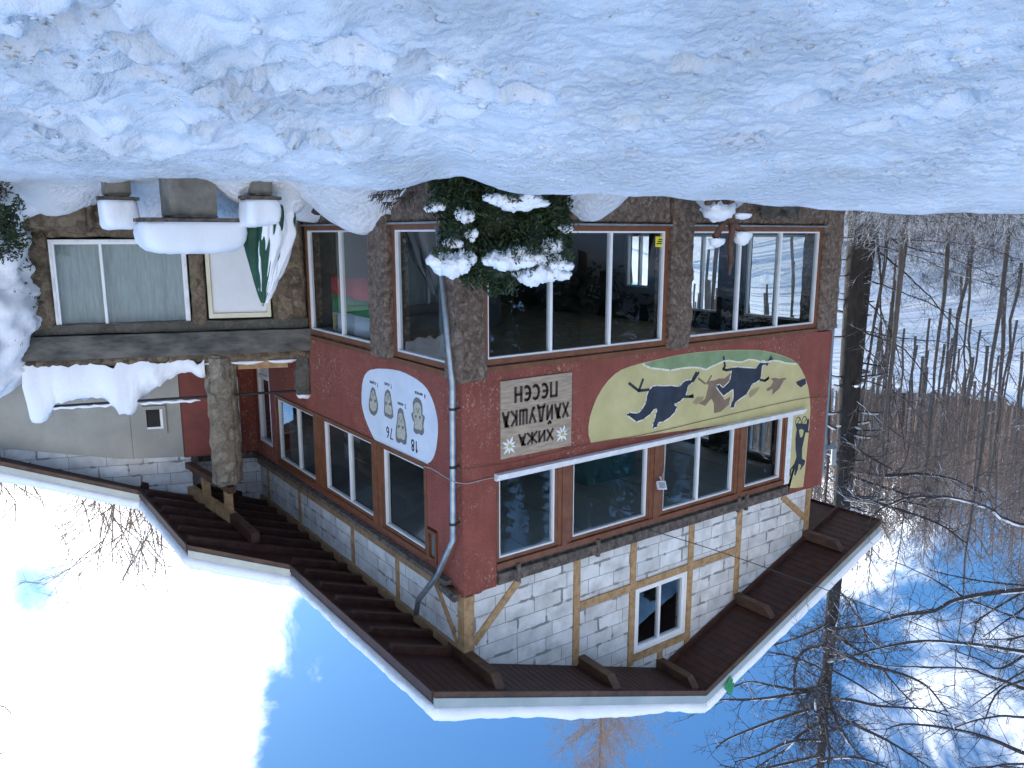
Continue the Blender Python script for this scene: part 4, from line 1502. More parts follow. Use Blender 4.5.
# pipe rail with posts
mb = MB()
mb.tube([FC1(5.5, 5.09, 0), FC1(3.5, 5.06, 0), FC1(.1, 5.02, 0)], .028, 8)
for u in (5.45, 3.75):
    mb.tube([FC1(u, 4.2, 0), FC1(u, 5.1, 0)], .03, 8)
rl = part(mb, 'pipe_rail', 'dark_metal')


def terrace_snow():
    """snow heaped behind and over the rail of the terrace"""
    mb = MB()
    us = [2.15 + 0.07 * i for i in range(50)]
    prof = []
    for u in us:
        post = .36 * math.exp(-((u - 3.78) / .27) ** 4) + .42 * math.exp(-((u - 5.5) / .34) ** 4)
        fill = 4.50 + .50 * smooth(2.6, 3.55, u)
        prof.append(fill - .05 * math.exp(-((u - 4.6) / .35) ** 2) + post + .04 * N.noise(Vector((u * 3, 1, 0))))
    ds = [(.15, 0), (.19, .28), (.13, .62), (.02, .93), (-.1, 1.0), (-.3, .97), (-.7, .7), (-1.6, .45), (-2.1, .4)]
    n = len(ds)
    for i, u in enumerate(us):
        zb0 = 4.22 + .22 * max(0, N.noise(Vector((u * 2.3, 9, 3))) + .5 * N.noise(Vector((u * 6, 2, 3))))
        for d, k in ds:
            z = zb0 + (prof[i] - zb0) * k
            j = .11 * N.noise(Vector((u * 2.5, d * 3, z * 2.5))) + .07 * N.noise(Vector((u * 7, d * 7, z * 7)))
            mb.v.append(FC1(u, z + j * (1 if k < 1 else .4), d + j))
    for i in range(len(us) - 1):
        for j in range(n - 1):
            a = i * n + j
            mb.f.append((a, a + n, a + n + 1, a + 1))
    mb.build('terrace_snow', 'clean_snow', hut, True).location = -Vector(hut.location)
    mb = MB()
    for (a, c) in ((5.2, 3.95), (3.5, 2.3)):
        pts = [FC1(a + (c - a) * k / 12, 5.12 + .012 * math.sin(k * 2.1), 0.0) for k in range(13)]
        mb.tube(pts, [.012] + [.032 + .008 * math.sin(k * 3) for k in range(11)] + [.012], 6)
    mb.build('snow_line', 'clean_snow', rl, True)
    # thin crust along the porch edge
    mb = MB()
    for u, L in ((1.3, .35), (.55, .3), (1.9, .3)):
        snow_lump(mb, FC1(u, 4.31, .02), L, .1, .07, u, amp=.3, ax=AE)
    mb.build('terrace_snow', 'clean_snow', hut, True).location = -Vector(hut.location)


terrace_snow()

# --- rain pipe and stove flue
mb = MB()
path = [(438, 226), (449, 350), (452.5, 382), (453, 540), (440, 575), (424, 598), (421.5, 612)]
P3 = []
for p in path:
    x, z = onB(p, .13)
    P3.append((x, -.13, z))
P3[-2] = (P3[-2][0], -.24, P3[-2][2])
P3[-3] = (P3[-3][0], -.18, P3[-3][2])
P3[-1] = (P3[-1][0], -.24, P3[-1][2])
mb.tube(P3, .051, 12)
dp = part(mb, 'rain_pipe', 'galvanised', True)
for px in ((452.7, 409), (453, 467), (453, 524)):
    mb = MB()
    x, z = onB(px, .13)
    mb.tube([(x, -.13, z - .02), (x, -.13, z + .02)], .061, 12)
    mb.box(x - .015, x + .015, -.1, 0.02, z - .012, z + .012)
    mb.build('pipe_clamp', 'dark_metal', dp)
mb = MB()
mb.tube([(0.10, 10.1, 6.72), (0.10, 10.74, 6.66), (0.10, 10.76, 6.72), (0.10, 10.77, 7.15)], .07, 4)
part(mb, 'stove_flue', 'blue_metal')
mb = MB()
mb.tube([(0.04, 10.21, 3.7), (0.04, 10.21, 7.3)], .05, 8)
part(mb, 'rain_pipe', 'blue_metal')

# --- back walls, floors and ceilings
mb = MB()
wall_holes(mb, FD, 0.3, 14, 0.3, 7.5, -0.3, 0.0, [(0.65, 2.35, 1.62, 3.62), (3.15, 4.5, 1.62, 3.62), (5.65, 6.6, 1.62, 3.1), (1.25, 2.0, 5.9, 7.1), (3.2, 4.6, 5.7, 7.1), (5.4, 7.2, 5.7, 7.1), (8.2, 9.8, 5.7, 7.1)])
mb.box(13.7, 14, 0, 10.1, 0.3, 7.5)
mb.prism([(0.1, 7.5), (9.8, 7.5), (9.8, rz(9.8)), (RY, RZ), (0.1, rz(.1))], lambda u, z, d: (13.8 + d, u, z), 0, .2)
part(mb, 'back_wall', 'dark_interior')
for q in ((0.65, 2.35, 1.62, 3.62, 1.5), (3.15, 4.5, 1.62, 3.62, 3.8), (5.65, 6.6, 1.62, 3.1, 6.1), (1.25, 2.0, 5.9, 7.1, 1.63), (3.2, 4.6, 5.7, 7.1, 3.9), (5.4, 7.2, 5.7, 7.1, 6.3), (8.2, 9.8, 5.7, 7.1, 9.0)):  # the wider upper windows are added to brighten the rooms
    f = MB()
    for w4 in ((q[0], q[0] + .05, q[2], q[3]), (q[1] - .05, q[1], q[2], q[3]), (q[4] - .035, q[4] + .035, q[2], q[3]), (q[0], q[1], q[2], q[2] + .05), (q[0], q[1], q[3] - .05, q[3])):
        fbox(f, FD, *w4, -.2 - w4[0] * .001, -.1)
    part(f, 'window', 'white_frame')
mb = MB()
mb.box(0.32, 13.7, 0.32, 9.85, 0.35, 0.65)
part(mb, 'floor', 'dark_interior')
mb = MB()
mb.box(0.32, 13.7, 0.32, 9.85, 4.05, 4.35)
part(mb, 'floor', 'floor_board')
mb = MB()
k = 0
y = 0.34
while y < 9.8:
    mb.box(0.36, 13.65, y, min(y + 1.38, 9.83), 7.25, 7.30)
    y += 1.42
part(mb, 'ceiling', 'ceiling_panel')
mb = MB()
mb.box(0.32, 13.7, 0.32, 9.85, 7.305, 7.36)
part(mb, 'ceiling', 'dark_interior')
mb = MB()
mb.box(2.6, 2.75, 5.0, 6.5, 4.36, 7.24)
mb.box(2.75, 6.5, 5.0, 5.1, 4.36, 7.24)
part(mb, 'inner_panel', 'teal_wall')
mb = MB()
mb.box(7.4, 7.5, 0.4, 6.0, 0.66, 4.04)
part(mb, 'inner_panel', 'interior_wall')


# ------------------------------------------------------------------ things on and around the hut
def at(p, depth):
    return EYE + pix_ray(p) * (depth / FPX)


def tpart(root, mb, name, mat, smooth=False):
    return mb.build(name, mat, root, smooth)


# wooden name board with carved lettering
S5 = 7.92
b0, b1 = onA((570, 371), .03), onA((500, 458), .03)
sy0, sy1, sz0, sz1 = 0.735, 2.25, 3.955, 5.265
sign = thing('name_board', (0, 1.5, sz0), 'weathered wooden name board with carved dark letters and two white edelweiss flowers', 'sign')
mb = MB()
fbox(mb, FA, sy0, sy1, sz0, sz1, 0.004, 0.032)
tpart(sign, mb, 'board', 'sign_board')
mb = MB()
# text runs towards -y when seen from outside
for txt, zb, h, w, sx, yc in (('ХИЖА', 4.90, .19, .042, 1.15, 1.47), ('ХАЙДУШКА', 4.48, .245, .046, .80, 1.47), ('ПЕСЕН', 4.085, .25, .05, .92, 1.47)):
    L = write(MB(), FA, txt, 0, 0, h, w, -1, 0, .01, sx) - .22 * h
    write(mb, FA, txt, yc + L / 2, zb, h, w, -1, 0.0325, 0.037, sx)
tpart(sign, mb, 'lettering', 'carved_dark')
for (cy, cz, R) in ((2.03, 5.02, .165), (.90, 5.06, .17)):
    mb = MB()
    for k in range(9):
        a = 2 * math.pi * k / 9 + .2
        r2 = R * (1.0 if k % 2 else .8)
        da = .22
        mb.prism([(cy + .03 * math.cos(a - da * 2), cz + .03 * math.sin(a - da * 2)), (cy + r2 * .6 * math.cos(a - da), cz + r2 * .6 * math.sin(a - da)), (cy + r2 * math.cos(a), cz + r2 * math.sin(a)),
                  (cy + r2 * .6 * math.cos(a + da), cz + r2 * .6 * math.sin(a + da)), (cy + .03 * math.cos(a + da * 2), cz + .03 * math.sin(a + da * 2))], FA, 0.0325, 0.046 + .001 * k)
    e = tpart(sign, mb, 'edelweiss', 'petal_white')
    mb = MB()
    mb.prism([(cy + .038 * math.cos(t), cz + .038 * math.sin(t)) for t in [k * .628 for k in range(10)]], FA, 0.05, 0.062)
    mb.build('flower_centre', 'yolk', e)
mb = MB()
fbox(mb, FA, 2.15, 2.23, 4.02, 4.09, 0.032, 0.075)
tpart(sign, mb, 'snow_cap', 'clean_snow') if False else None

# floodlight on the window post
fy, fz = onA((661, 485), .12)
fl = thing('floodlight', (-.12, fy, fz - .1), 'small white floodlight tilted on the brown window post with its cable', 'floodlight')
mb = MB()
Rm = Matrix.Translation((-.15, fy - .03, fz)) @ Matrix.Rotation(rad(-28), 4, 'Y') @ Matrix.Rotation(rad(10), 4, 'X')
hx = [(-.03, -.11, -.085), (.03, -.09, -.07), (.03, .09, -.07), (-.03, .11, -.085), (-.03, -.11, .085), (.03, -.09, .07), (.03, .09, .07), (-.03, .11, .085)]
mb.hexa([Rm @ Vector(q) for q in hx])
hd = tpart(fl, mb, 'lamp_head', 'white_paint')
mb = MB()
hx = [(-.036, -.085, -.06), (-.031, -.085, -.06), (-.031, .085, -.06), (-.036, .085, -.06), (-.036, -.085, .06), (-.031, -.085, .06), (-.031, .085, .06), (-.036, .085, .06)]
mb.hexa([Rm @ Vector(q) for q in hx])
mb.build('lamp_glass', 'galvanised', hd)
mb = MB()
mb.tube([(-.02, fy + .06, fz - .13), (-.07, fy + .05, fz - .10), (-.12, fy + .02, fz - .02)], .016, 6)
tpart(fl, mb, 'bracket', 'white_paint')
mb = MB()
mb.tube([(-.05, fy + .06, fz - .08), (-.028, fy + .17, fz - .2), (-.026, fy + .19, fz - .4), (-.026, fy + .19, 5.62)], .009, 5)
tpart(fl, mb, 'cable', 'cable_grey')

# yellow notice on the glass
mb = MB()
n0, n1 = onA((666, 236.5), -.07), onA((655.5, 247), -.07)
fbox(mb, FA, n1[0], n0[0], n0[1], n1[1], -.078, -.076)
st = tag(mb.build('notice', 'sticker_yellow'), 'small yellow notice stuck inside the window beside the middle stone pier', 'notice')
mb = MB()
for k, (a, c) in enumerate(((.12, .88), (.2, .8), (.3, .7))):
    zz = n0[1] + (n1[1] - n0[1]) * (.62 - .2 * k)
    fbox(mb, FA, n1[0] + (n0[0] - n1[0]) * a, n1[0] + (n0[0] - n1[0]) * c, zz, zz + .022, -.0758, -.0752)
mb.build('print', 'ink', st)

# flag in the side window and curtains
fg = thing('flag', (4.4, .27, 2.46), 'red, green and white flag with a small gold emblem hanging inside the ground-floor side window', 'flag')


def wavy(x0, x1, zf0, zf1, y0, amp, nx=26):
    mb = MB()
    for i in range(nx + 1):
        x = x0 + (x1 - x0) * i / nx
        for z in (zf0(x), zf1(x)):
            for dy in (0, .008):
                mb.v.append((x, y0 + dy + amp * math.sin(x * 7.0) + .3 * amp * math.sin(x * 17), z))
    for i in range(nx):
        a = i * 4
        b4 = a + 4
        mb.f += [(a, b4, b4 + 2, a + 2), (a + 1, a + 3, b4 + 3, b4 + 1), (a, a + 1, b4 + 1, b4), (a + 2, b4 + 2, b4 + 3, a + 3)]
    mb.f += [(0, 2, 3, 1), (nx * 4, nx * 4 + 1, nx * 4 + 3, nx * 4 + 2)]
    return mb


za = lambda x: 2.46 + .02 * math.sin(x * 3)
zb_ = lambda x: 2.86 + .03 * math.sin(x * 2)
zc_ = lambda x: 3.22 + .02 * math.sin(x * 2.4)
zd_ = lambda x: 3.62
tpart(fg, wavy(3.35, 5.6, za, zb_, .27, .03), 'red_band', 'flag_red', True)
tpart(fg, wavy(3.35, 5.6, zb_, zc_, .27, .03), 'green_band', 'flag_green', True)
tpart(fg, wavy(3.35, 5.6, zc_, zd_, .27, .03), 'white_band', 'flag_white', True)
mb = MB()
for k, (dx, dz, r) in enumerate(((0, .12, .045), (0, .02, .06), (-.05, .0, .03), (.05, .0, .03), (0, -.07, .05), (-.04, -.1, .03), (.04, -.1, .03))):
    mb.prism([(5.28 + dx + r * math.cos(t), 3.40 + dz + r * 1.2 * math.sin(t)) for t in [j * .7854 for j in range(8)]], lambda u, z, d: (u, .225 - d, z), 0, .004 + .001 * k)
tpart(fg, mb, 'emblem', 'gold_paint')


def curtain(fn, u0, u1, z0, z1, d, label, per, amp=.035, mat='curtain_cloth'):
    mb = MB()
    n = int((u1 - u0) / .035)
    for i in range(n + 1):
        u = u0 + (u1 - u0) * i / n
        o = amp * math.sin(u * per) + amp * .6 * math.sin(u * per * 2.37 + 1)
        for z in (z0, z1):
            mb.v.append(fn(u, z, d + o * (1 if z == z0 else .7)))
            mb.v.append(fn(u, z, d + o * (1 if z == z0 else .7) - .006))
    for i in range(n):
        a = i * 4
        c = a + 4
        mb.f += [(a, c, c + 2, a + 2), (a + 1, a + 3, c + 3, c + 1)]
    return tag(mb.build('curtain', mat, None, True), label, 'curtain')


curtain(FC1, 2.4, 4.9, 1.7, 3.5, -.22, 'pale net curtain filling the white-framed window of the stone annex', 11, .02)
curtain(FB, 0.5, 1.5, 1.3, 3.7, -.5, 'dark hanging curtain behind the side window beside the rain pipe', 16, .03, 'interior_wall')


# stone table and benches under deep snow
def stone_seat(name, c, w, l, htop, hb, label, cat, snow_h, bw, bl, group=None, seed=0):
    """c: centre of the plank top; long axis along y"""
    ztop = c[2]
    t = thing(name, (c[0], c[1], 0.55), label, cat, group)
    mb = MB()
    F = lambda u, z, d: (c[0] - d, c[1] + u, z)
    rough_box(mb, F, -bl / 2, bl / 2, 0.5, ztop - .10, -bw / 2, bw / 2, .08, .012, seed, 4)
    tpart(t, mb, 'block_base', 'concrete')
    n = 4 if l > 1 else 3
    for k in range(n):
        mb = MB()
        x0 = c[0] - w / 2 + w * k / n
        e = .05 * math.sin(k * 2.1 + seed)
        mb.box(x0 + .006, x0 + w / n - .006, c[1] - l / 2 + e, c[1] + l / 2 + e * .6, ztop - .055 - .012 * (k % 2), ztop - .012 * (k % 2))
        tpart(t, mb, 'plank', 'old_timber')
    mb = MB()
    mb.box(c[0] - w / 2 + .05, c[0] + w / 2 - .05, c[1] - bl / 2 + .04, c[1] + bl / 2 - .04, ztop - .10, ztop - .068)
    tpart(t, mb, 'batten', 'old_timber')
    # the snow cap: a loaf with steep sides
    mb = MB()
    nu, nv = 34, 12
    rings = [(1.0, 0.0), (1.045, .12), (1.05, .35), (1.03, .6), (.97, .8), (.86, .93), (.6, 1.0), (.25, 1.02)]
    for ri, (k, hh) in enumerate(rings):
        for i in range(nu * 2):
            a = 2 * math.pi * i / (nu * 2)
            ca, sa = math.cos(a), math.sin(a)
            sq = (abs(ca) ** 5 + abs(sa) ** 5) ** (-1 / 5)
            x, y = ca * sq * w / 2 * 1.02, sa * sq * l / 2 * 1.02
            q = Vector((c[0] + x * k, c[1] + y * k, ztop + snow_h * hh))
            nn = N.noise(Vector((q.x * 2.6, q.y * 2.6, q.z * 2.6 + seed))) * .035 + N.noise(Vector((q.x * 8, q.y * 8, q.z * 8 + seed))) * .014
            mb.v.append((q.x + ca * nn, q.y + sa * nn, q.z + (nn if ri > 3 else 0) - (.0 if ri else -.004)))
    m_ = nu * 2
    for ri in range(len(rings) - 1):
        for i in range(m_):
            a, c2 = ri * m_ + i, ri * m_ + (i + 1) % m_
            mb.f.append((a, c2, c2 + m_, a + m_))
    mb.f.append(tuple(range((len(rings) - 1) * m_, len(rings) * m_)))
    mb.f.append(tuple(reversed(range(m_))))
    tpart(t, mb, 'snow_cap', 'clean_snow', True)
    return t


tc_ = at((190, 219), 13.5)
stone_seat('stone_table', (tc_.x, tc_.y, 1.40), .95, 1.62, 1.4, 0, 'stone table with a plank top carrying a thick loaf of snow', 'table', .52, .62, .78, None, 1)
q = at((117, 198), 13.9)
stone_seat('stone_bench', (q.x, q.y, 1.02), .62, .56, 1, 0, 'snow-capped stone bench in front of the net-curtained annex window', 'bench', .50, .42, .42, 'stone benches at the table', 2)
q = at((259, 197), 13.5)
stone_seat('stone_bench', (q.x, q.y, 1.03), .62, .56, 1, 0, 'snow-capped stone bench next to the folded green parasol', 'bench', .44, .40, .36, 'stone benches at the table', 3)

# folded parasol leaning by the door, half buried in snow
pb, pt = at((272, 196), 14.2), at((263, 303), 14.35)
pb.z = 0.72
par = thing('folded_parasol', pb, 'folded dark green parasol streaked with snow standing beside the white door', 'parasol')


def parasol_shell(mb, off, keep=None, n=64, m_=30, th=0.0):
    ax = (pt - pb)
    H = ax.length
    az = ax.normalized()
    ex = Vector((-1, 0, 0)) - az * az.dot(Vector((-1, 0, 0)))
    ex.normalize()
    ey = az.cross(ex)
    prof = [(0, .26), (.12, .40), (.25, .49), (.38, .50), (.5, .44), (.62, .36), (.75, .27), (.87, .17), (.95, .10), (1.0, .04)]

    def rr(t):
        for (a, r1), (c, r2) in zip(prof[:-1], prof[1:]):
            if t <= c:
                return r1 + (r2 - r1) * (t - a) / (c - a)
        return .04
    k = len(mb.v)
    for i in range(m_ + 1):
        t = i / m_
        for j in range(n):
            a = 2 * math.pi * j / n
            fold = .17 * math.cos(a * 9 + 1.6 * math.sin(t * 5)) * (1 - .5 * t) + .06 * N.noise(Vector((math.cos(a) * 2, math.sin(a) * 2, t * 4)))
            r = rr(t) * .86 * (1 + fold) + (off(a, t) if callable(off) else off)
            mb.v.append(tuple(pb + az * (H * t) + (ex * math.cos(a) + ey * math.sin(a)) * r))
    for i in range(m_):
        for j in range(n):
            a, c = k + i * n + j, k + i * n + (j + 1) % n
            ang = 2 * math.pi * (j + .5) / n
            if keep is None or keep(ang, i / m_):
                mb.f.append((a, c, c + n, a + n))


mb = MB()
parasol_shell(mb, 0)
tpart(par, mb, 'canopy', 'green_canvas', True)


def snow_off(a, t):
    # the weather side: towards the gable and the camera
    w = math.cos(a + 0.85)
    n = N.noise(Vector((math.cos(a) * 3.5, math.sin(a) * 3.5, t * 3.3))) * .9 + N.noise(Vector((a * 7, t * 2.6, 8))) * .8 + N.noise(Vector((a * 15, t * 9, 2))) * .35
    return max(-.05, min(.05, (w * .62 + n - .40 - (.25 if t > .9 else 0)) * .10))


mb = MB()
parasol_shell(mb, snow_off, None, 150, 80)
tpart(par, mb, 'snow_cap', 'clean_snow', True)
mb = MB()
mb.tube([pb - (pt - pb).normalized() * .4, pt + (pt - pb).normalized() * .06], .022, 8)
tpart(par, mb, 'pole', 'galvanised')


# evergreen shrubs
def leaves(mb, rng, pts, size):
    for c in pts:
        n = Vector((rng.gauss(0, 1), rng.gauss(0, 1), rng.gauss(0, 1))).normalized()
        a = n.orthogonal().normalized()
        a = Matrix.Rotation(rng.uniform(0, 6.28), 3, n) @ a
        c2 = n.cross(a)
        s = size * rng.uniform(.6, 1.3)
        mb.add([c - a * s, c + c2 * s * .32 + n * s * .12, c + a * s, c - c2 * s * .32 + n * s * .12], [(0, 1, 2, 3)])


rng = random.Random(11)
yc = at((500, 228), 11.25)
yew = thing('evergreen_shrub', (yc.x, yc.y, .7), 'dark evergreen shrub loaded with snow pads in front of the hut corner', 'shrub')
mb = MB()
blobs = []
for (px, py, dd, rx, rzz) in ((500, 215, 11.4, .62, .55), (455, 200, 11.2, .34, .42), (540, 235, 11.3, .46, .62), (500, 262, 11.35, .55, .36), (462, 240, 11.2, .34, .50), (552, 205, 11.2, .28, .34), (520, 190, 11.2, .5, .34), (558, 250, 11.2, .22, .42), (445, 185, 11.1, .24, .26), (475, 280, 11.3, .2, .14), (500, 290, 11.35, .24, .1)):
    blobs.append((at((px, py), dd), rx, rzz))
pts = []
for c, rx, rzz in blobs:
    nn = int(11500 * rx * rzz)
    for k in range(nn):
        d = Vector((rng.gauss(0, 1), rng.gauss(0, 1), rng.gauss(0, 1))).normalized()
        r = rng.uniform(.55, 1.08) ** .7
        q = c + RGT * d.x * rx * r + FH * d.y * rx * .75 * r + Vector((0, 0, d.z * rzz * r))
        if N.noise(q * 5.5) > -.34:
            pts.append(q)
leaves(mb, rng, pts, .042)
tpart(yew, mb, 'foliage', 'leaf_green')
mb = MB()
for c, rx, rzz in blobs[:8]:
    snow_lump(mb, c + FH * .12, rx * .82, rx * .6, rzz * .84, rng.random() * 9, 12, 8, .2, 1.0, ax=RGT)
tpart(yew, mb, 'inner_foliage', 'fir_green')
mb = MB()
for k in range(9):
    a = rng.uniform(0, 6.28)
    y2 = yc + FH * .25
    mb.tube([y2 + Vector((0, 0, -.75)), y2 + Vector((math.cos(a) * .2, math.sin(a) * .2, -.3)), y2 + Vector((math.cos(a) * .3, math.sin(a) * .3, .1))], [.03, .02, .008], 5)
tpart(yew, mb, 'stem', 'twig_brown')


FRINGE = []


def snow_pad(root, px, py, dd, rx, ry, rzz, seed):
    """pad of snow on a branch; leaf tufts break up its lower edge"""
    mb = MB()
    c = at((px, py), dd)
    n = max(3, int(rx * 22))
    for k in range(n):
        o = -1 + 2 * (k + .5) / n
        e = 1 - .55 * o * o
        q = c + RGT * rx * o * .85 + FH * ry * rng.uniform(-.35, .35) + Vector((0, 0, rzz * (rng.uniform(-.35, .12) - .25 * o * o)))
        snow_lump(mb, q, max(.06, rx * .42) * rng.uniform(.8, 1.2), ry * .7 * e, rzz * .72 * e, seed + k, 20, 12, .32, .75, 2.8, RGT)
    tpart(root, mb, 'snow_cap', 'clean_snow', True)
    pp = FRINGE
    for k in range(int(26 * rx) + 2):
        t = c + RGT * rng.uniform(-rx, rx) * 1.05 - FH * ry * rng.uniform(.35, 1.0) + Vector((0, 0, -rzz * rng.uniform(.5, 1.1)))
        L = rng.uniform(.03, .085)
        pp += [t + Vector((rng.gauss(0, L * .5), rng.gauss(0, L * .5), rng.gauss(0, L))) for j in range(22)]


for i, (px, py, dd, rx, ry, rzz) in enumerate(((452, 267, 10.95, .29, .24, .22), (508, 266, 11.0, .30, .24, .17), (535, 262, 11.02, .26, .22, .17), (553, 254, 11.0, .14, .14, .16), (540, 279, 11.15, .34, .24, .18), (515, 207, 10.75, .36, .16, .14), (465, 220, 10.85, .13, .12, .14), (453, 247, 10.9, .13, .11, .10),
                                               (435, 212, 10.85, .14, .12, .09), (561, 269, 10.95, .16, .13, .11), (566, 232, 11.0, .09, .09, .07), (472, 240, 10.9, .06, .07, .10))):
    snow_pad(yew, px, py - 3, dd, rx * 1.1, ry, rzz * 1.1, i * 3.3)
mb = MB()
leaves(mb, rng, FRINGE, .033)
tpart(yew, mb, 'foliage', 'leaf_green')

# tall snow-smothered hedge at the end of the annex
hc = at((-62, 300), 15.6)
hedge = thing('snowy_hedge', (hc.x, hc.y, .7), 'tall hedge smothered in lumpy snow at the end of the annex, dark leaves below', 'hedge')
mb = MB()
k = len(mb.v)
seg, rings = 110, 90
for i in range(rings + 1):
    z = .5 + 4.75 * i / rings
    t = i / rings
    R0 = 1.95 * (1 - .18 * t) * (1 - t ** 9)
    for j in range(seg):
        a = 2 * math.pi * j / seg
        d = Vector((math.cos(a), math.sin(a), 0))
        P = Vector((d.x * 1.6, d.y * 1.6, z))
        n = .16 * N.noise(P * 1.4) + .13 * N.noise(P * 3.1) + .07 * (1 - abs(N.noise(P * 6.5))) + .03 * N.noise(P * 13)
        mb.v.append(tuple(Vector((hc.x, hc.y, z)) + d * max(.01, R0 * (1 + n * .9))))
for i in range(rings):
    for j in range(seg):
        a, c = i * seg + j, i * seg + (j + 1) % seg
        mb.f.append((a, c, c + seg, a + seg))
tpart(hedge, mb, 'snow_cap', 'clean_snow', True)
mb = MB()
pp = []
tocam = (EYE - hc)
tocam.z = 0
tocam.normalize()
side = Vector((0, 0, 1)).cross(tocam)
for k in range(9000):
    an = rng.uniform(-1.5, 1.5)
    z = .75 + 3.2 * rng.random() ** 1.6
    d = tocam * math.cos(an) + side * math.sin(an)
    q = Vector((hc.x, hc.y, z)) + d * (1.95 * (1 - .18 * (z / 5)) * rng.uniform(1.0, 1.13))
    lim = .05 + .42 * (z - .7) / 2.2
    if N.noise(q * 2.3) * .6 + .5 * N.noise(q * 5) > lim - .26:
        pp.append(q)
for k in range(3200):
    d = Vector((rng.gauss(0, 1), rng.gauss(0, 1), rng.gauss(0, 1))).normalized() * rng.random() ** .4
    q = at((4, 222), 13.9) + RGT * d.x * .36 + FH * d.y * .4 + Vector((0, 0, d.z * .75))
    if N.noise(q * 3.1) + .5 * N.noise(q * 8) > -.05:
        pp.append(q)
leaves(mb, rng, pp, .05)
tpart(hedge, mb, 'foliage', 'leaf_green')

# weeds sticking out of the bank under the side windows, and bare rock
mb = MB()
for (px, py) in ((397, 193), (412, 205), (408, 192), (422, 190), (390, 202), (396, 210), (418, 200), (404, 198), (383, 197)):
    x, z = onB((px, py), .35)
    for k in range(26):
        q = Vector((x + rng.gauss(0, .07), -.38 - rng.random() * .2, z - .12))
        e = q + Vector((rng.gauss(0, .10), -rng.random() * .14, rng.uniform(.03, .20)))
        mb.tube([q, (q + e) / 2 + Vector((rng.gauss(0, .015),) * 3), e], [.008, .006, .003], 3, False)
tag(mb.build('weeds', 'twig_brown'), 'dry brown weeds poking out of the snow bank under the side window', 'weeds', kind='stuff')

# carved root stump with three limbs in front of the right-hand gable window
def rA(p, d=.85):
    y, z = onA(p, d)
    return Vector((-d, y, z))


root = thing('root_stump', rA((728, 205)) - Vector((0, 0, .5)), 'twisted brown root stump with bare limbs and snow caps in front of the gable window', 'stump')
mb = MB()
mb.tube([rA((727, 198)) - Vector((0, 0, .3)), rA((727, 208)), rA((729, 216)), rA((731, 224))], [.16, .13, .10, .07], 10)
tpart(root, mb, 'trunk', 'root_wood', True)
for pth, rs in (([(730, 218), (732, 230), (730, 246), (731, 262), (729, 275)], [.065, .055, .05, .045, .02]), ([(728, 216), (722, 226), (715, 237)], [.05, .055, .06]), ([(731, 220), (738, 228), (745, 234)], [.05, .055, .06]), ([(729, 208), (718, 200), (706, 203)], [.10, .08, .04])):
    mb = MB()
    mb.tube([rA(p, .85 + .04 * i) for i, p in enumerate(pth)], rs, 8)
    tpart(root, mb, 'limb', 'root_wood', True)
for (px, py, rx, h) in ((717, 238, .17, .15), (743, 232, .20, .22), (718, 209, .34, .20), (742, 213, .20, .10)):
    mb = MB()
    c = rA((px, py + 1), .92)
    snow_lump(mb, c, rx, rx * .75, h, px, 22, 14, .30 if rx > .3 else .16, .5 if rx > .3 else .10, 2, Vector((0, 1, 0)))
    tpart(root, mb, 'snow_cap', 'clean_snow', True)

# boulder at the foot of the plinth
for (px, py, r, h, lab) in ((779, 214, .62, .30, 'dark rough boulder in the snow below the gable window nearest the tree'), (330, 214, .55, .30, 'dark mossy rock under the flag window with snow streaks')):
    if px > 500:
        y, z = onA((px, py), .25)
        c = Vector((-.25, y, z - .25))
    else:
        x, z = onB((px, py), .3)
        c = Vector((x, -.3, z - .25))
    mb = MB()
    snow_lump(mb, c, r, r * .5, h, px, 26, 16, .5, .8, 2.0, Vector((0, 1, 0)) if px > 500 else Vector((1, 0, 0)))
    tag(mb.build('boulder', 'rock_dark'), lab, 'boulder')

# scrap of green plastic on the gable edge
q = Vector((-1.16, 5.6, rz(5.6) + .10))
mb = MB()
mb.add([q, q + Vector((-.03, -.24, .18)), q + Vector((-.08, -.06, .40)), q + Vector((-.03, .10, .22)), q + Vector((-.05, -.08, .2))], [(0, 1, 4), (1, 2, 4), (2, 3, 4), (3, 0, 4)])
tag(mb.build('plastic_scrap', 'green_plastic'), 'torn scrap of green plastic caught on the gable edge near the ridge', 'plastic scrap')

# cables
def cable(name, pts, r, mat, label):
    mb = MB()
    P = [Vector(p) for p in pts]
    out_ = []
    for i in range(len(P) - 1):
        p0, p1, p2, p3 = P[max(i - 1, 0)], P[i], P[i + 1], P[min(i + 2, len(P) - 1)]
        for k in range(6):
            t = k / 6
            out_.append(.5 * ((2 * p1) + (p2 - p0) * t + (2 * p0 - 5 * p1 + 4 * p2 - p3) * t * t + (3 * p1 - p0 - 3 * p2 + p3) * t ** 3))
    out_.append(P[-1])
    mb.tube(out_, r, 5)
    return tag(mb.build(name, mat), label, 'cable')


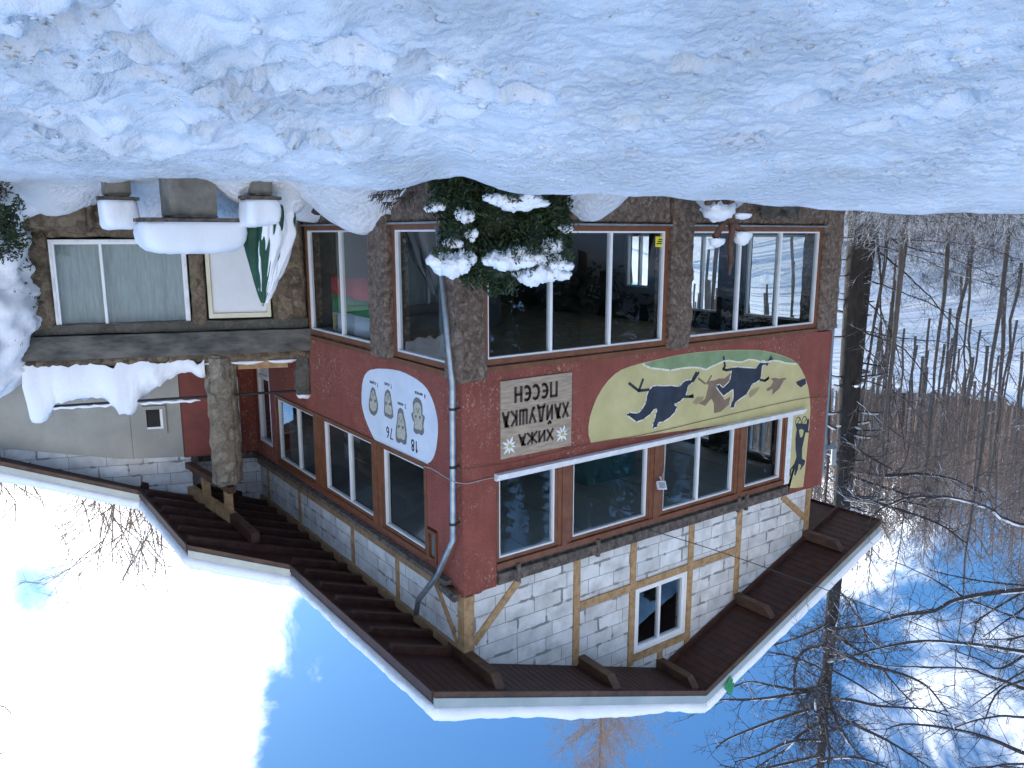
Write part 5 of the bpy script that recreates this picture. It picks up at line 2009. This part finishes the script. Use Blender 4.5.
ca = []
for p in ((424.5, 466.5), (434, 470), (445, 477)):
    x, z = onB(p, .08)
    ca.append((x, -.08, z))
x, z = onB((455, 482), .21)
ca.append((x, -.21, z))
for p in ((467, 483.5), (482, 480), (497, 477)):
    y, z = onA(p, .02)
    ca.append((-.02, max(y, .05), z))
cable('cable', ca, .008, 'cable_grey', 'pale cable sagging from the track panel round the hut corner to the gable window')
ca = []
for p in ((455, 470),):
    x, z = onB(p, .05)
    ca.append((x, -.05, z))
for p in ((463, 469), (500, 464.5), (530, 458.5), (589, 444), (647, 434), (720, 417), (800, 399), (829, 397)):
    y, z = onA(p, .018)
    ca.append((-.018, y, z))
cable('cable', ca, .0055, 'twig_brown', 'thin cable clipped along the red gable just below the name board and mural')
a0 = Vector((-.06, *onA((640, 527), .06)))
e0 = at((1030, 672), 13.0)
md = (a0 + e0) / 2 - Vector((0, 0, .12))
cable('cable', [a0, a0 * .75 + e0 * .25 - Vector((0, 0, .1)), md, a0 * .25 + e0 * .75 - Vector((0, 0, .1)), e0], .008, 'cable_dark', 'dark service wire running from the gable beam out past the eaves into the trees')


# ------------------------------------------------------------------ trees
def bez(P, n):
    P = [Vector(p) for p in P]
    out_ = []
    for i in range(len(P) - 1):
        p0, p1, p2, p3 = P[max(i - 1, 0)], P[i], P[i + 1], P[min(i + 2, len(P) - 1)]
        for k in range(n):
            t = k / n
            out_.append(.5 * ((2 * p1) + (p2 - p0) * t + (2 * p0 - 5 * p1 + 4 * p2 - p3) * t * t + (3 * p1 - p0 - 3 * p2 + p3) * t ** 3))
    out_.append(P[-1])
    return out_


def twig(mb, rng, p, d, L, r, lvl, seg=3, sag=0.0, split=(2, 4), wig=.25, sides=3):
    pts = [Vector(p)]
    d = Vector(d).normalized()
    for k in range(seg):
        d = (d + Vector((rng.gauss(0, wig), rng.gauss(0, wig), rng.gauss(0, wig) * .7 + sag))).normalized()
        pts.append(pts[-1] + d * (L / seg))
    mb.tube(pts, [r * (1 - .75 * k / seg) for k in range(seg + 1)], sides, False)
    if lvl > 0:
        for k in range(rng.randint(*split)):
            t = rng.uniform(.25, 1)
            i = min(seg - 1, int(t * seg))
            q = pts[i].lerp(pts[i + 1], t * seg - i)
            dd = (pts[i + 1] - pts[i]).normalized()
            sdv = dd.cross(Vector((rng.gauss(0, 1), rng.gauss(0, 1), rng.gauss(0, 1)))).normalized()
            twig(mb, rng, q, dd * .75 + sdv * rng.uniform(.5, .9), L * rng.uniform(.3, .55), max(r * .5, .004), lvl - 1, max(2, seg - 1), sag, split, wig, sides)


def decid(seed, H, crown0, nb_, spread, rtrunk, lvl=2, up=.55, rt=.011):
    """a bare broadleaf tree with its base at the origin -> (trunk mesh, crown mesh)"""
    rng = random.Random(seed)
    t = MB()
    lean = Vector((rng.gauss(0, .025), rng.gauss(0, .025), 0))
    n = 10
    pts = [Vector((0, 0, -.6))] + [lean * (H * k / n) + Vector((rng.gauss(0, .05), rng.gauss(0, .05), H * k / n)) for k in range(1, n + 1)]
    rs = [rtrunk * (1 - .9 * (k / n) ** 1.15) for k in range(n + 1)]
    t.tube(pts, rs, 8, False)
    c = MB()
    for k in range(nb_):
        f = crown0 + (1 - crown0) * ((k + rng.random()) / nb_) ** .9
        i = min(n - 1, int(f * n))
        q = pts[i].lerp(pts[i + 1], f * n - i)
        a = rng.uniform(0, 6.283)
        L = H * spread * (1.05 - .75 * (f - crown0) / (1 - crown0)) * rng.uniform(.6, 1.15)
        d = Vector((math.cos(a), math.sin(a), up + .5 * f + rng.gauss(0, .12)))
        twig(c, rng, q, d, L, rs[i] * .36 + .012, lvl, 4, .06, (4, 6), .13, 3)
    for v in (c,):
        pass
    tm = t.build('trunk', 'bark_grey', None, True, False)
    cm = c.build('crown', 'crown_twigs', None, False, False)
    return tm, cm


def detach(o):
    me = o.data
    bpy.data.objects.remove(o)
    return me


def place_tree(meshes, loc, rz_, sc, name, label, cat, group):
    t = bpy.data.objects.new(name, None)
    COL.objects.link(t)
    t.empty_display_size = .3
    t.location = loc
    t.rotation_euler = (0, 0, rz_)
    t.scale = (sc, sc, sc)
    tag(t, label, cat, group)
    for nm, me in zip(('trunk', 'crown'), meshes):
        o = bpy.data.objects.new(nm, me)
        COL.objects.link(o)
        o.parent = t
    return t


kinds = []
for sd, H, c0_, nb_, sp, rt_ in ((1, 15, .55, 24, .22, .12), (2, 17, .6, 26, .20, .14), (3, 13, .5, 24, .24, .10), (4, 16, .55, 22, .21, .11), (5, 19, .6, 28, .20, .17), (6, 12, .45, 22, .24, .075)):
    a, c = decid(sd, H, c0_, nb_, sp, rt_)
    kinds.append((detach(a), detach(c)))
slim = []
for sd, H in ((21, 10), (22, 13), (23, 8.5)):
    a, c = decid(sd, H, .3, 20, .15, .055, 1, .7)
    slim.append((detach(a), detach(c)))

rng = random.Random(77)
TBEAR = math.degrees(math.atan2(*[(at((864, 222), 24.0) - EYE)[i] for i in (1, 0)]))
used = []
n_tree = 0


def free(x, y, dmin):
    for (a, c) in used:
        if (a - x) ** 2 + (c - y) ** 2 < dmin * dmin:
            return False
    used.append((x, y))
    return True


LABF = {0: 'grey bare broadleaf tree with a brown twiggy crown on the snowy hillside', 1: 'slim pole-like bare sapling on the snowy hillside'}
tries = 0
while n_tree < 268 and tries < 7000:
    tries += 1
    near = n_tree < 62
    an = rad(rng.uniform(54, 78) if n_tree < 238 else rng.uniform(38, 56))
    R = 25 + 92 * rng.random() ** 1.25
    if near:
        an, R = rad(rng.uniform(57.5, 73)), rng.uniform(26, 50)
    elif n_tree < 128:
        an, R = rad(rng.uniform(47, 58)), rng.uniform(31, 60)
    x, y = EYE.x + R * math.cos(an), EYE.y + R * math.sin(an)
    if R < 60 and abs(math.degrees(an) - TBEAR) < 1.5:
        continue
    if not free(x, y, 1.5):
        continue
    z = ground_h(x, y, False)
    if R < 70 and rng.random() < (.62 if near else .45):
        place_tree(rng.choice(slim), (x, y, z - .1), rng.uniform(0, 6.28), rng.uniform(.8, 1.25), 'sapling', LABF[1], 'tree', 'slim saplings on the hillside')
    else:
        place_tree(rng.choice(kinds), (x, y, z - .1), rng.uniform(0, 6.28), rng.uniform(.55, .72) if R < 45 else (rng.uniform(.68, .88) if R < 75 else rng.uniform(.8, 1.1)), 'bare_tree', LABF[0], 'tree', 'bare trees on the hillside')
    n_tree += 1

# one far wood closing the ridge
mb = MB()
for k in range(1000):
    an = rad(rng.uniform(46, 76))
    R = 70 + 58 * rng.random() ** .6
    x, y = EYE.x + R * math.cos(an), EYE.y + R * math.sin(an)
    z = ground_h(x, y, False)
    H = rng.uniform(8, 14)
    for j in range(16):
        f = rng.uniform(.25, 1)
        a = rng.uniform(0, 6.28)
        q = Vector((x, y, z + H * f))
        twig(mb, rng, q, (math.cos(a), math.sin(a), .9), H * .22 * (1.2 - f * .8), .035, 1, 2, .05, (3, 5), .2, 3)
    mb.tube([(x, y, z - .5), (x, y, z + H)], [.11, .02], 4, False)
tag(mb.build('far_wood', 'far_twigs', None, False, False), 'far brown wood of bare trees along the ridge', 'wood', kind='stuff')

# brush with snow on it along the edge of the clearing
mb = MB()
for k in range(150):
    px = rng.uniform(846, 1100)
    dd = rng.uniform(17, 29)
    q = at((px, 224), dd)
    q.z = ground_h(q.x, q.y, False) - .1
    for j in range(9):
        a = rng.uniform(0, 6.28)
        twig(mb, rng, q, (math.cos(a) * .55, math.sin(a) * .55, 1), rng.uniform(.5, 1.35), .010, 2, 4, -.02, (3, 5), .2, 3)
tag(mb.build('undergrowth', 'snowy_twigs', None, False, False), 'snow-dusted brush of thin twigs along the edge of the clearing', 'undergrowth', kind='stuff')


# the dark tree beside the hut, with its branches set out by hand and twigs added
def bough(mb, rng, pts, r0, r1, tw=.30, tl=(.3, .9), lvl=1, sides=5):
    P = bez(pts, 5)
    n = len(P)
    mb.tube([p + Vector((rng.gauss(0, .012),) * 3) for p in P], [r0 + (r1 - r0) * (i / (n - 1)) ** .8 for i in range(n)], sides, False)
    L = 0
    nxt = tw * 2
    for i in range(1, n):
        d = P[i] - P[i - 1]
        dl = max(d.length, 1e-6)
        L += dl
        while L > nxt:
            q = P[i].lerp(P[i - 1], min(1, (L - nxt) / dl))
            nxt += tw * rng.uniform(.5, 1.5)
            dn = d.normalized()
            sdv = dn.cross(Vector((rng.gauss(0, 1), rng.gauss(0, 1), rng.gauss(0, 1)))).normalized()
            twig(mb, rng, q, dn * .7 + sdv * .8, rng.uniform(*tl), max(.005, r1 * .8), lvl, 3, -.02, (2, 4), .22, 3)


rng = random.Random(8)
tb = at((864, 222), 24.0)
tb.z = .5
big = thing('tall_bare_tree', tb, 'tall dark tree trunk with snow on its stubs rising right behind the gable corner', 'tree')
TX = Vector((tb.x, tb.y, 0))
Hs = [0.0, 1, 3, 6, 9, 12, 15, 18, 21, 24, 27]
Rs = [.50, .44, .38, .33, .28, .235, .19, .16, .125, .09, .03]
mb = MB()
mb.tube([TX + Vector((.06 * math.sin(h * .5), .06 * math.cos(h * .4), h)) for h in Hs], Rs, 14, False)
tpart(big, mb, 'trunk', 'bark_dark', True)


def trunk_at(py):
    """point of the trunk at an image row"""
    lo, hi = 0.0, 30.0
    for _ in range(40):
        mid = (lo + hi) / 2
        v = TX + Vector((0, 0, mid)) - EYE
        yy = 768 - (384 - FPX * v.dot(UPV) / v.dot(FWD))
        if yy < py:
            lo = mid
        else:
            hi = mid
    return TX + Vector((0, 0, lo))


mb = MB()
D0 = (TX - EYE).dot(FWD)


def from_px(pts, d0, d1):
    n = len(pts)
    return [at(p, d0 + (d1 - d0) * i / (n - 1)) for i, p in enumerate(pts)]


for pts, dz, r0 in (
    ([(842, 440), (862, 452), (892, 470)], -1.5, .045), ([(850, 471), (880, 476), (910, 474), (939, 476), (963, 483), (985, 495)], -3, .05), ([(840, 499), (870, 502), (900, 510), (939, 524), (966, 543)], -2, .05),
    ([(840, 497), (872, 499), (912, 503), (942, 514)], 1, .035), ([(846, 473), (880, 486), (912, 496), (925, 500)], 1.5, .03),
    ([(826, 652), (845, 655), (865, 664), (902, 674), (928, 687), (947, 711)], -2, .055), ([(824, 699), (850, 700), (878, 706), (921, 709), (950, 716)], -2.5, .045), ([(827, 630), (868, 625), (902, 615), (934, 609)], -1.5, .05),
    ([(826, 661), (852, 656), (877, 649), (905, 643)], -1, .05), ([(823, 708), (855, 725), (890, 742), (930, 768)], -2, .05), ([(822, 690), (836, 720), (850, 745), (872, 766), (890, 790)], 2, .05),
    ([(828, 625), (842, 640), (872, 660), (900, 690), (922, 712)], 1.5, .045), ([(814, 760), (850, 757), (880, 765), (910, 780)], 1, .05),
    ([(818, 705), (800, 712), (770, 722), (730, 738), (716, 748)], -2, .05), ([(820, 690), (795, 694), (760, 699), (722, 700), (712, 703)], -1.5, .05), ([(821, 684), (800, 690), (775, 686), (748, 682), (728, 690)], 1.0, .045),
    ([(823, 645), (806, 650), (796, 665), (795, 690), (806, 712), (808, 730)], -1.5, .04), ([(826, 620), (812, 632), (790, 640), (774, 645)], 1, .04), ([(822, 672), (800, 660), (785, 655), (768, 652)], 1.5, .04),
    ([(815, 720), (800, 735), (785, 750), (765, 762), (745, 775)], 1.5, .045), ([(812, 740), (790, 742), (760, 755), (735, 762)], -1, .045), ([(813, 735), (815, 700), (822, 672), (832, 640), (838, 620)], -2.5, .03),
    ([(817, 700), (826, 725), (829, 750), (828, 775)], -2, .04), ([(827, 640), (850, 600), (862, 625), (870, 640)], -1, .02), ([(812, 755), (780, 765), (750, 770), (720, 765)], 2, .045),
):
    P = from_px(pts, D0, D0 + dz)
    P[0] = trunk_at(pts[0][1])
    bough(mb, rng, P, r0 * 1.5, .018, .15, (.35, 1.3), 2)
for k in range(26):
    h = rng.uniform(12, 26)
    a = rng.uniform(0, 6.28)
    L = rng.uniform(1.6, 3.6) * (1.2 - h / 40)
    p0 = TX + Vector((0, 0, h))
    d = Vector((math.cos(a), math.sin(a), 0))
    bough(mb, rng, [p0, p0 + d * L * .4 + Vector((0, 0, .15)), p0 + d * L * .8 + Vector((0, 0, rng.uniform(-.2, .5))), p0 + d * L + Vector((0, 0, rng.uniform(0, .9)))], .04, .01, .2, (.3, 1.0), 2)
tpart(big, mb, 'crown', 'branch_dark')
for k in range(60):
    mb = MB()
    sn = MB()
    h = rng.uniform(1.2, 11)
    a = rng.uniform(0, 6.28)
    r = .44 - .017 * h
    d = Vector((math.cos(a), math.sin(a), rng.uniform(-.25, .15)))
    p0 = TX + Vector((0, 0, h)) + d * (r - .08)
    L = rng.choice((.18, .3, .5, .9))
    mb.tube([p0, p0 + d * L * .6, p0 + d * L + Vector((0, 0, -.05 * L))], [.035, .025, .012], 5, True)
    so = tpart(big, mb, 'stub', 'bark_dark')
    if rng.random() < .7:
        snow_lump(sn, p0 + d * (.10 + L * .3) + Vector((0, 0, .02)), .08 + L * .22, .055, .06, k, 10, 6, .2, .2, 2, d)
        sn.build('snow_cap', 'clean_snow', so, True)
# thin shoots from its foot
mb = MB()
for pts, dz, r0 in (([(877, 232), (905, 246), (945, 256), (998, 277)], -2, .028), ([(878, 251), (905, 273), (930, 297), (950, 322), (970, 352)], -3, .034), ([(879, 246), (915, 256), (945, 269), (985, 283), (1010, 290)], 1, .024), ([(868, 280), (895, 290), (927, 302), (962, 322), (1000, 352)], -2, .028),
                    ([(877, 236), (880, 268), (881, 318), (884, 370)], -1, .05), ([(863, 332), (904, 350), (931, 386), (941, 404)], -2, .03), ([(866, 300), (890, 330), (905, 380), (915, 420)], 1, .026), ([(860, 345), (885, 370), (900, 420), (905, 450)], -1, .024), ([(870, 240), (930, 241), (985, 248), (1024, 262)], -2, .022),
                    ([(862, 330), (900, 338), (960, 345), (1015, 366)], 1, .024), ([(858, 380), (880, 385), (905, 400), (930, 430)], -1.5, .022), ([(856, 400), (880, 420), (900, 436), (930, 448)], 1, .02)):
    P = from_px(pts, D0 - .3, D0 + dz)
    bough(mb, rng, P, r0, .008, .16, (.4, 1.4), 2)
tpart(big, mb, 'shoot', 'branch_dark')

# the tree out to the side whose boughs reach into the picture
rng = random.Random(31)
sb = at((1135, 235), 19)
sb.z = ground_h(sb.x, sb.y, False)
sidet = thing('spreading_tree', sb, 'bare tree beyond the clearing whose long curved boughs reach across the sky', 'tree')
SX = Vector((sb.x, sb.y, 0))
mb = MB()
mb.tube([SX + Vector((0, 0, sb.z - .4)), SX + Vector((.1, 0, 5)), SX + Vector((0, .15, 10)), SX + Vector((.1, 0, 15)), SX + Vector((0, 0, 21))], [.5, .42, .33, .22, .05], 12, False)
tpart(sidet, mb, 'trunk', 'bark_dark', True)
mb = MB()
DS = 18.5
for pts, dz, r0 in (
    ([(1120, 560), (1070, 582), (1024, 590), (985, 594), (953, 601), (934, 611), (902, 616), (868, 625), (840, 629)], -3, .085), ([(1120, 650), (1060, 652), (1024, 652), (990, 647), (969, 644), (921, 641), (877, 649), (850, 657)], -2, .095), ([(1120, 640), (1060, 632), (1024, 620), (972, 601), (921, 573), (890, 560)], 2, .06),
    ([(1110, 600), (1060, 590), (1024, 586), (969, 579), (930, 570)], 3, .05), ([(1120, 790), (1060, 764), (1024, 753), (985, 737), (947, 728), (906, 724), (887, 729)], -2, .075), ([(1110, 700), (1050, 690), (991, 677), (969, 669), (921, 667), (887, 666), (860, 660)], 2, .06),
    ([(1115, 520), (1060, 527), (1011, 522), (989, 509), (959, 499), (931, 497), (910, 497), (894, 503), (878, 511), (868, 523)], -2.5, .07), ([(1090, 720), (1040, 712), (1000, 716), (970, 722), (940, 735)], 1, .045), ([(1110, 760), (1050, 755), (1000, 765), (960, 775)], 2, .05),
    ([(1060, 652), (1010, 665), (980, 660), (950, 648)], 1, .045), ([(1024, 590), (990, 612), (975, 632), (968, 660)], -1, .03), ([(1090, 640), (1040, 668), (1000, 690), (985, 720)], -1, .05), ([(1110, 600), (1065, 612), (1024, 636), (980, 640)], -3, .05)):
    P = from_px(pts, DS, DS + dz)
    P[0] = SX + Vector((0, 0, P[0].z))
    bough(mb, rng, P, r0, .012, .15, (.3, 1.1), 2)
for k in range(16):
    h = rng.uniform(10, 20)
    a = rng.uniform(0, 6.28)
    p0 = SX + Vector((0, 0, h))
    d = Vector((math.cos(a), math.sin(a), 0))
    L = rng.uniform(2, 4)
    bough(mb, rng, [p0, p0 + d * L * .5 + Vector((0, 0, .6)), p0 + d * L + Vector((0, 0, 1.6))], .06, .012, .25, (.4, 1.1), 2)
tpart(sidet, mb, 'crown', 'branch_dark')

# trees behind the hut, seen over the roof
def behind(px, depth, H, label, seed, fan):
    rng = random.Random(seed)
    q = at((px, 240), depth)
    q.z = 0.5
    t = thing('bare_tree', q, label, 'tree')
    tr, cr = MB(), MB()
    base = Vector(q)
    if fan:
        tr.tube([base, base + Vector((0, 0, H * .35)), base + Vector((.1, 0, H * .5))], [.32, .26, .2], 8, False)
        for k in range(24):
            a = rng.uniform(0, 6.28)
            sp = rng.uniform(.06, .68)
            p0 = base + Vector((0, 0, H * rng.uniform(.36, .46)))
            d = Vector((math.cos(a) * sp, math.sin(a) * sp, 1)).normalized()
            twig(cr, rng, p0, d, H * rng.uniform(.38, .54) * (1 - .3 * sp), .07, 3, 5, .03, (4, 6), .09, 4)
    else:
        tr.tube([base, base + Vector((0, 0, H * .5)), base + Vector((0, 0, H))], [.3, .2, .02], 8, False)
        for k in range(150):
            f = rng.uniform(.45, .97)
            a = rng.uniform(0, 6.28)
            p0 = base + Vector((0, 0, H * f))
            L = H * .15 * (1.25 - f) * rng.uniform(.8, 1.3) * 1.7
            d = Vector((math.cos(a), math.sin(a), 1.0)).normalized()
            bough(cr, rng, [p0, p0 + d * L * .5, p0 + d * L + Vector((0, 0, .2))], .032, .011, .16, (.4, 1.1), 2)
    tpart(t, tr, 'trunk', 'bark_grey', True)
    tpart(t, cr, 'crown', 'far_twigs')


behind(100, 40, 20.3, 'bare fan-shaped tree rising behind the lowest part of the snowy roof', 3, True)
behind(-8, 43, 18.6, 'bare bushy tree behind the roof at the far end of the annex', 5, True)
behind(612, 40, 33, 'slender reddish bare tree rising over the ridge of the snowy roof', 7, False)
rng = random.Random(12)
q = at((-110, 300), 24)
q.z = .5
edge_t = thing('bare_tree', q, 'bare tree past the annex with only its twig tips showing against the white cloud', 'tree')
mb = MB()
mb.tube([q, Vector((q.x, q.y, 9)), Vector((q.x, q.y, 19))], [.3, .22, .05], 8, False)
tpart(edge_t, mb, 'trunk', 'bark_grey', True)
mb = MB()
for pts in ([(-110, 640), (-60, 680), (-15, 702), (4, 707), (12, 716)], [(-110, 700), (-50, 735), (-10, 752), (6, 752)], [(-110, 600), (-60, 640), (-20, 680), (-5, 690)]):
    P = from_px(pts, 24, 23)
    P[0] = Vector((q.x, q.y, P[0].z))
    bough(mb, rng, P, .05, .01, .2, (.3, .8), 2)
tpart(edge_t, mb, 'crown', 'crown_twigs')

# firs across the clearing (they stand behind the camera and show in the panes)
rng = random.Random(4)
cr, tr = MB(), MB()
tr.tube([(0, 0, -.4), (0, 0, 6), (0, 0, 15)], [.25, .16, .02], 7, False)
for k in range(150):
    h = 1.2 + 13.6 * (k / 150)
    a = k * 2.399
    L = 3.0 * (1 - h / 15.4) ** .85 + .15
    d = Vector((math.cos(a), math.sin(a), -.28))
    for j in range(8):
        c = Vector((0, 0, h)) + d * L * (j + .6) / 8
        for m_ in range(2):
            leaves(cr, rng, [c + Vector((rng.gauss(0, .1), rng.gauss(0, .1), rng.gauss(0, .06)))], .34 * (1 - j / 14))
fm = (detach(tr.build('trunk', 'bark_dark', None, True, False)), detach(cr.build('crown', 'fir_green', None, False, False)))
fir_spots = []
for k in range(78):
    if k < 46:
        an, R, o_ = rad(rng.uniform(112, 170)), rng.uniform(26, 62), Vector((0, 5, 0))
    else:
        an, R, o_ = rad(rng.uniform(-72, -24)), rng.uniform(17, 42), Vector((4, 0, 0))
    x, y = o_.x + R * math.cos(an), o_.y + R * math.sin(an)
    v = Vector((x, y, 0)) - EYE
    bear = math.degrees(math.atan2(v.y, v.x)) - 36.05
    if abs((bear + 180) % 360 - 180) < 42 or (Vector((x, y, 0)) - Vector((EYE.x, EYE.y, 0))).length < 9:
        continue
    if any((x - a) ** 2 + (y - c) ** 2 < 9 for a, c in fir_spots):
        continue
    fir_spots.append((x, y))
    place_tree(fm, (x, y, ground_h(x, y, False) - .1), rng.uniform(0, 6.28), rng.uniform(.95, 1.6), 'fir_tree', 'green fir across the clearing, mirrored in the window panes', 'tree', 'firs across the clearing')
bpy.context.view_layer.update()
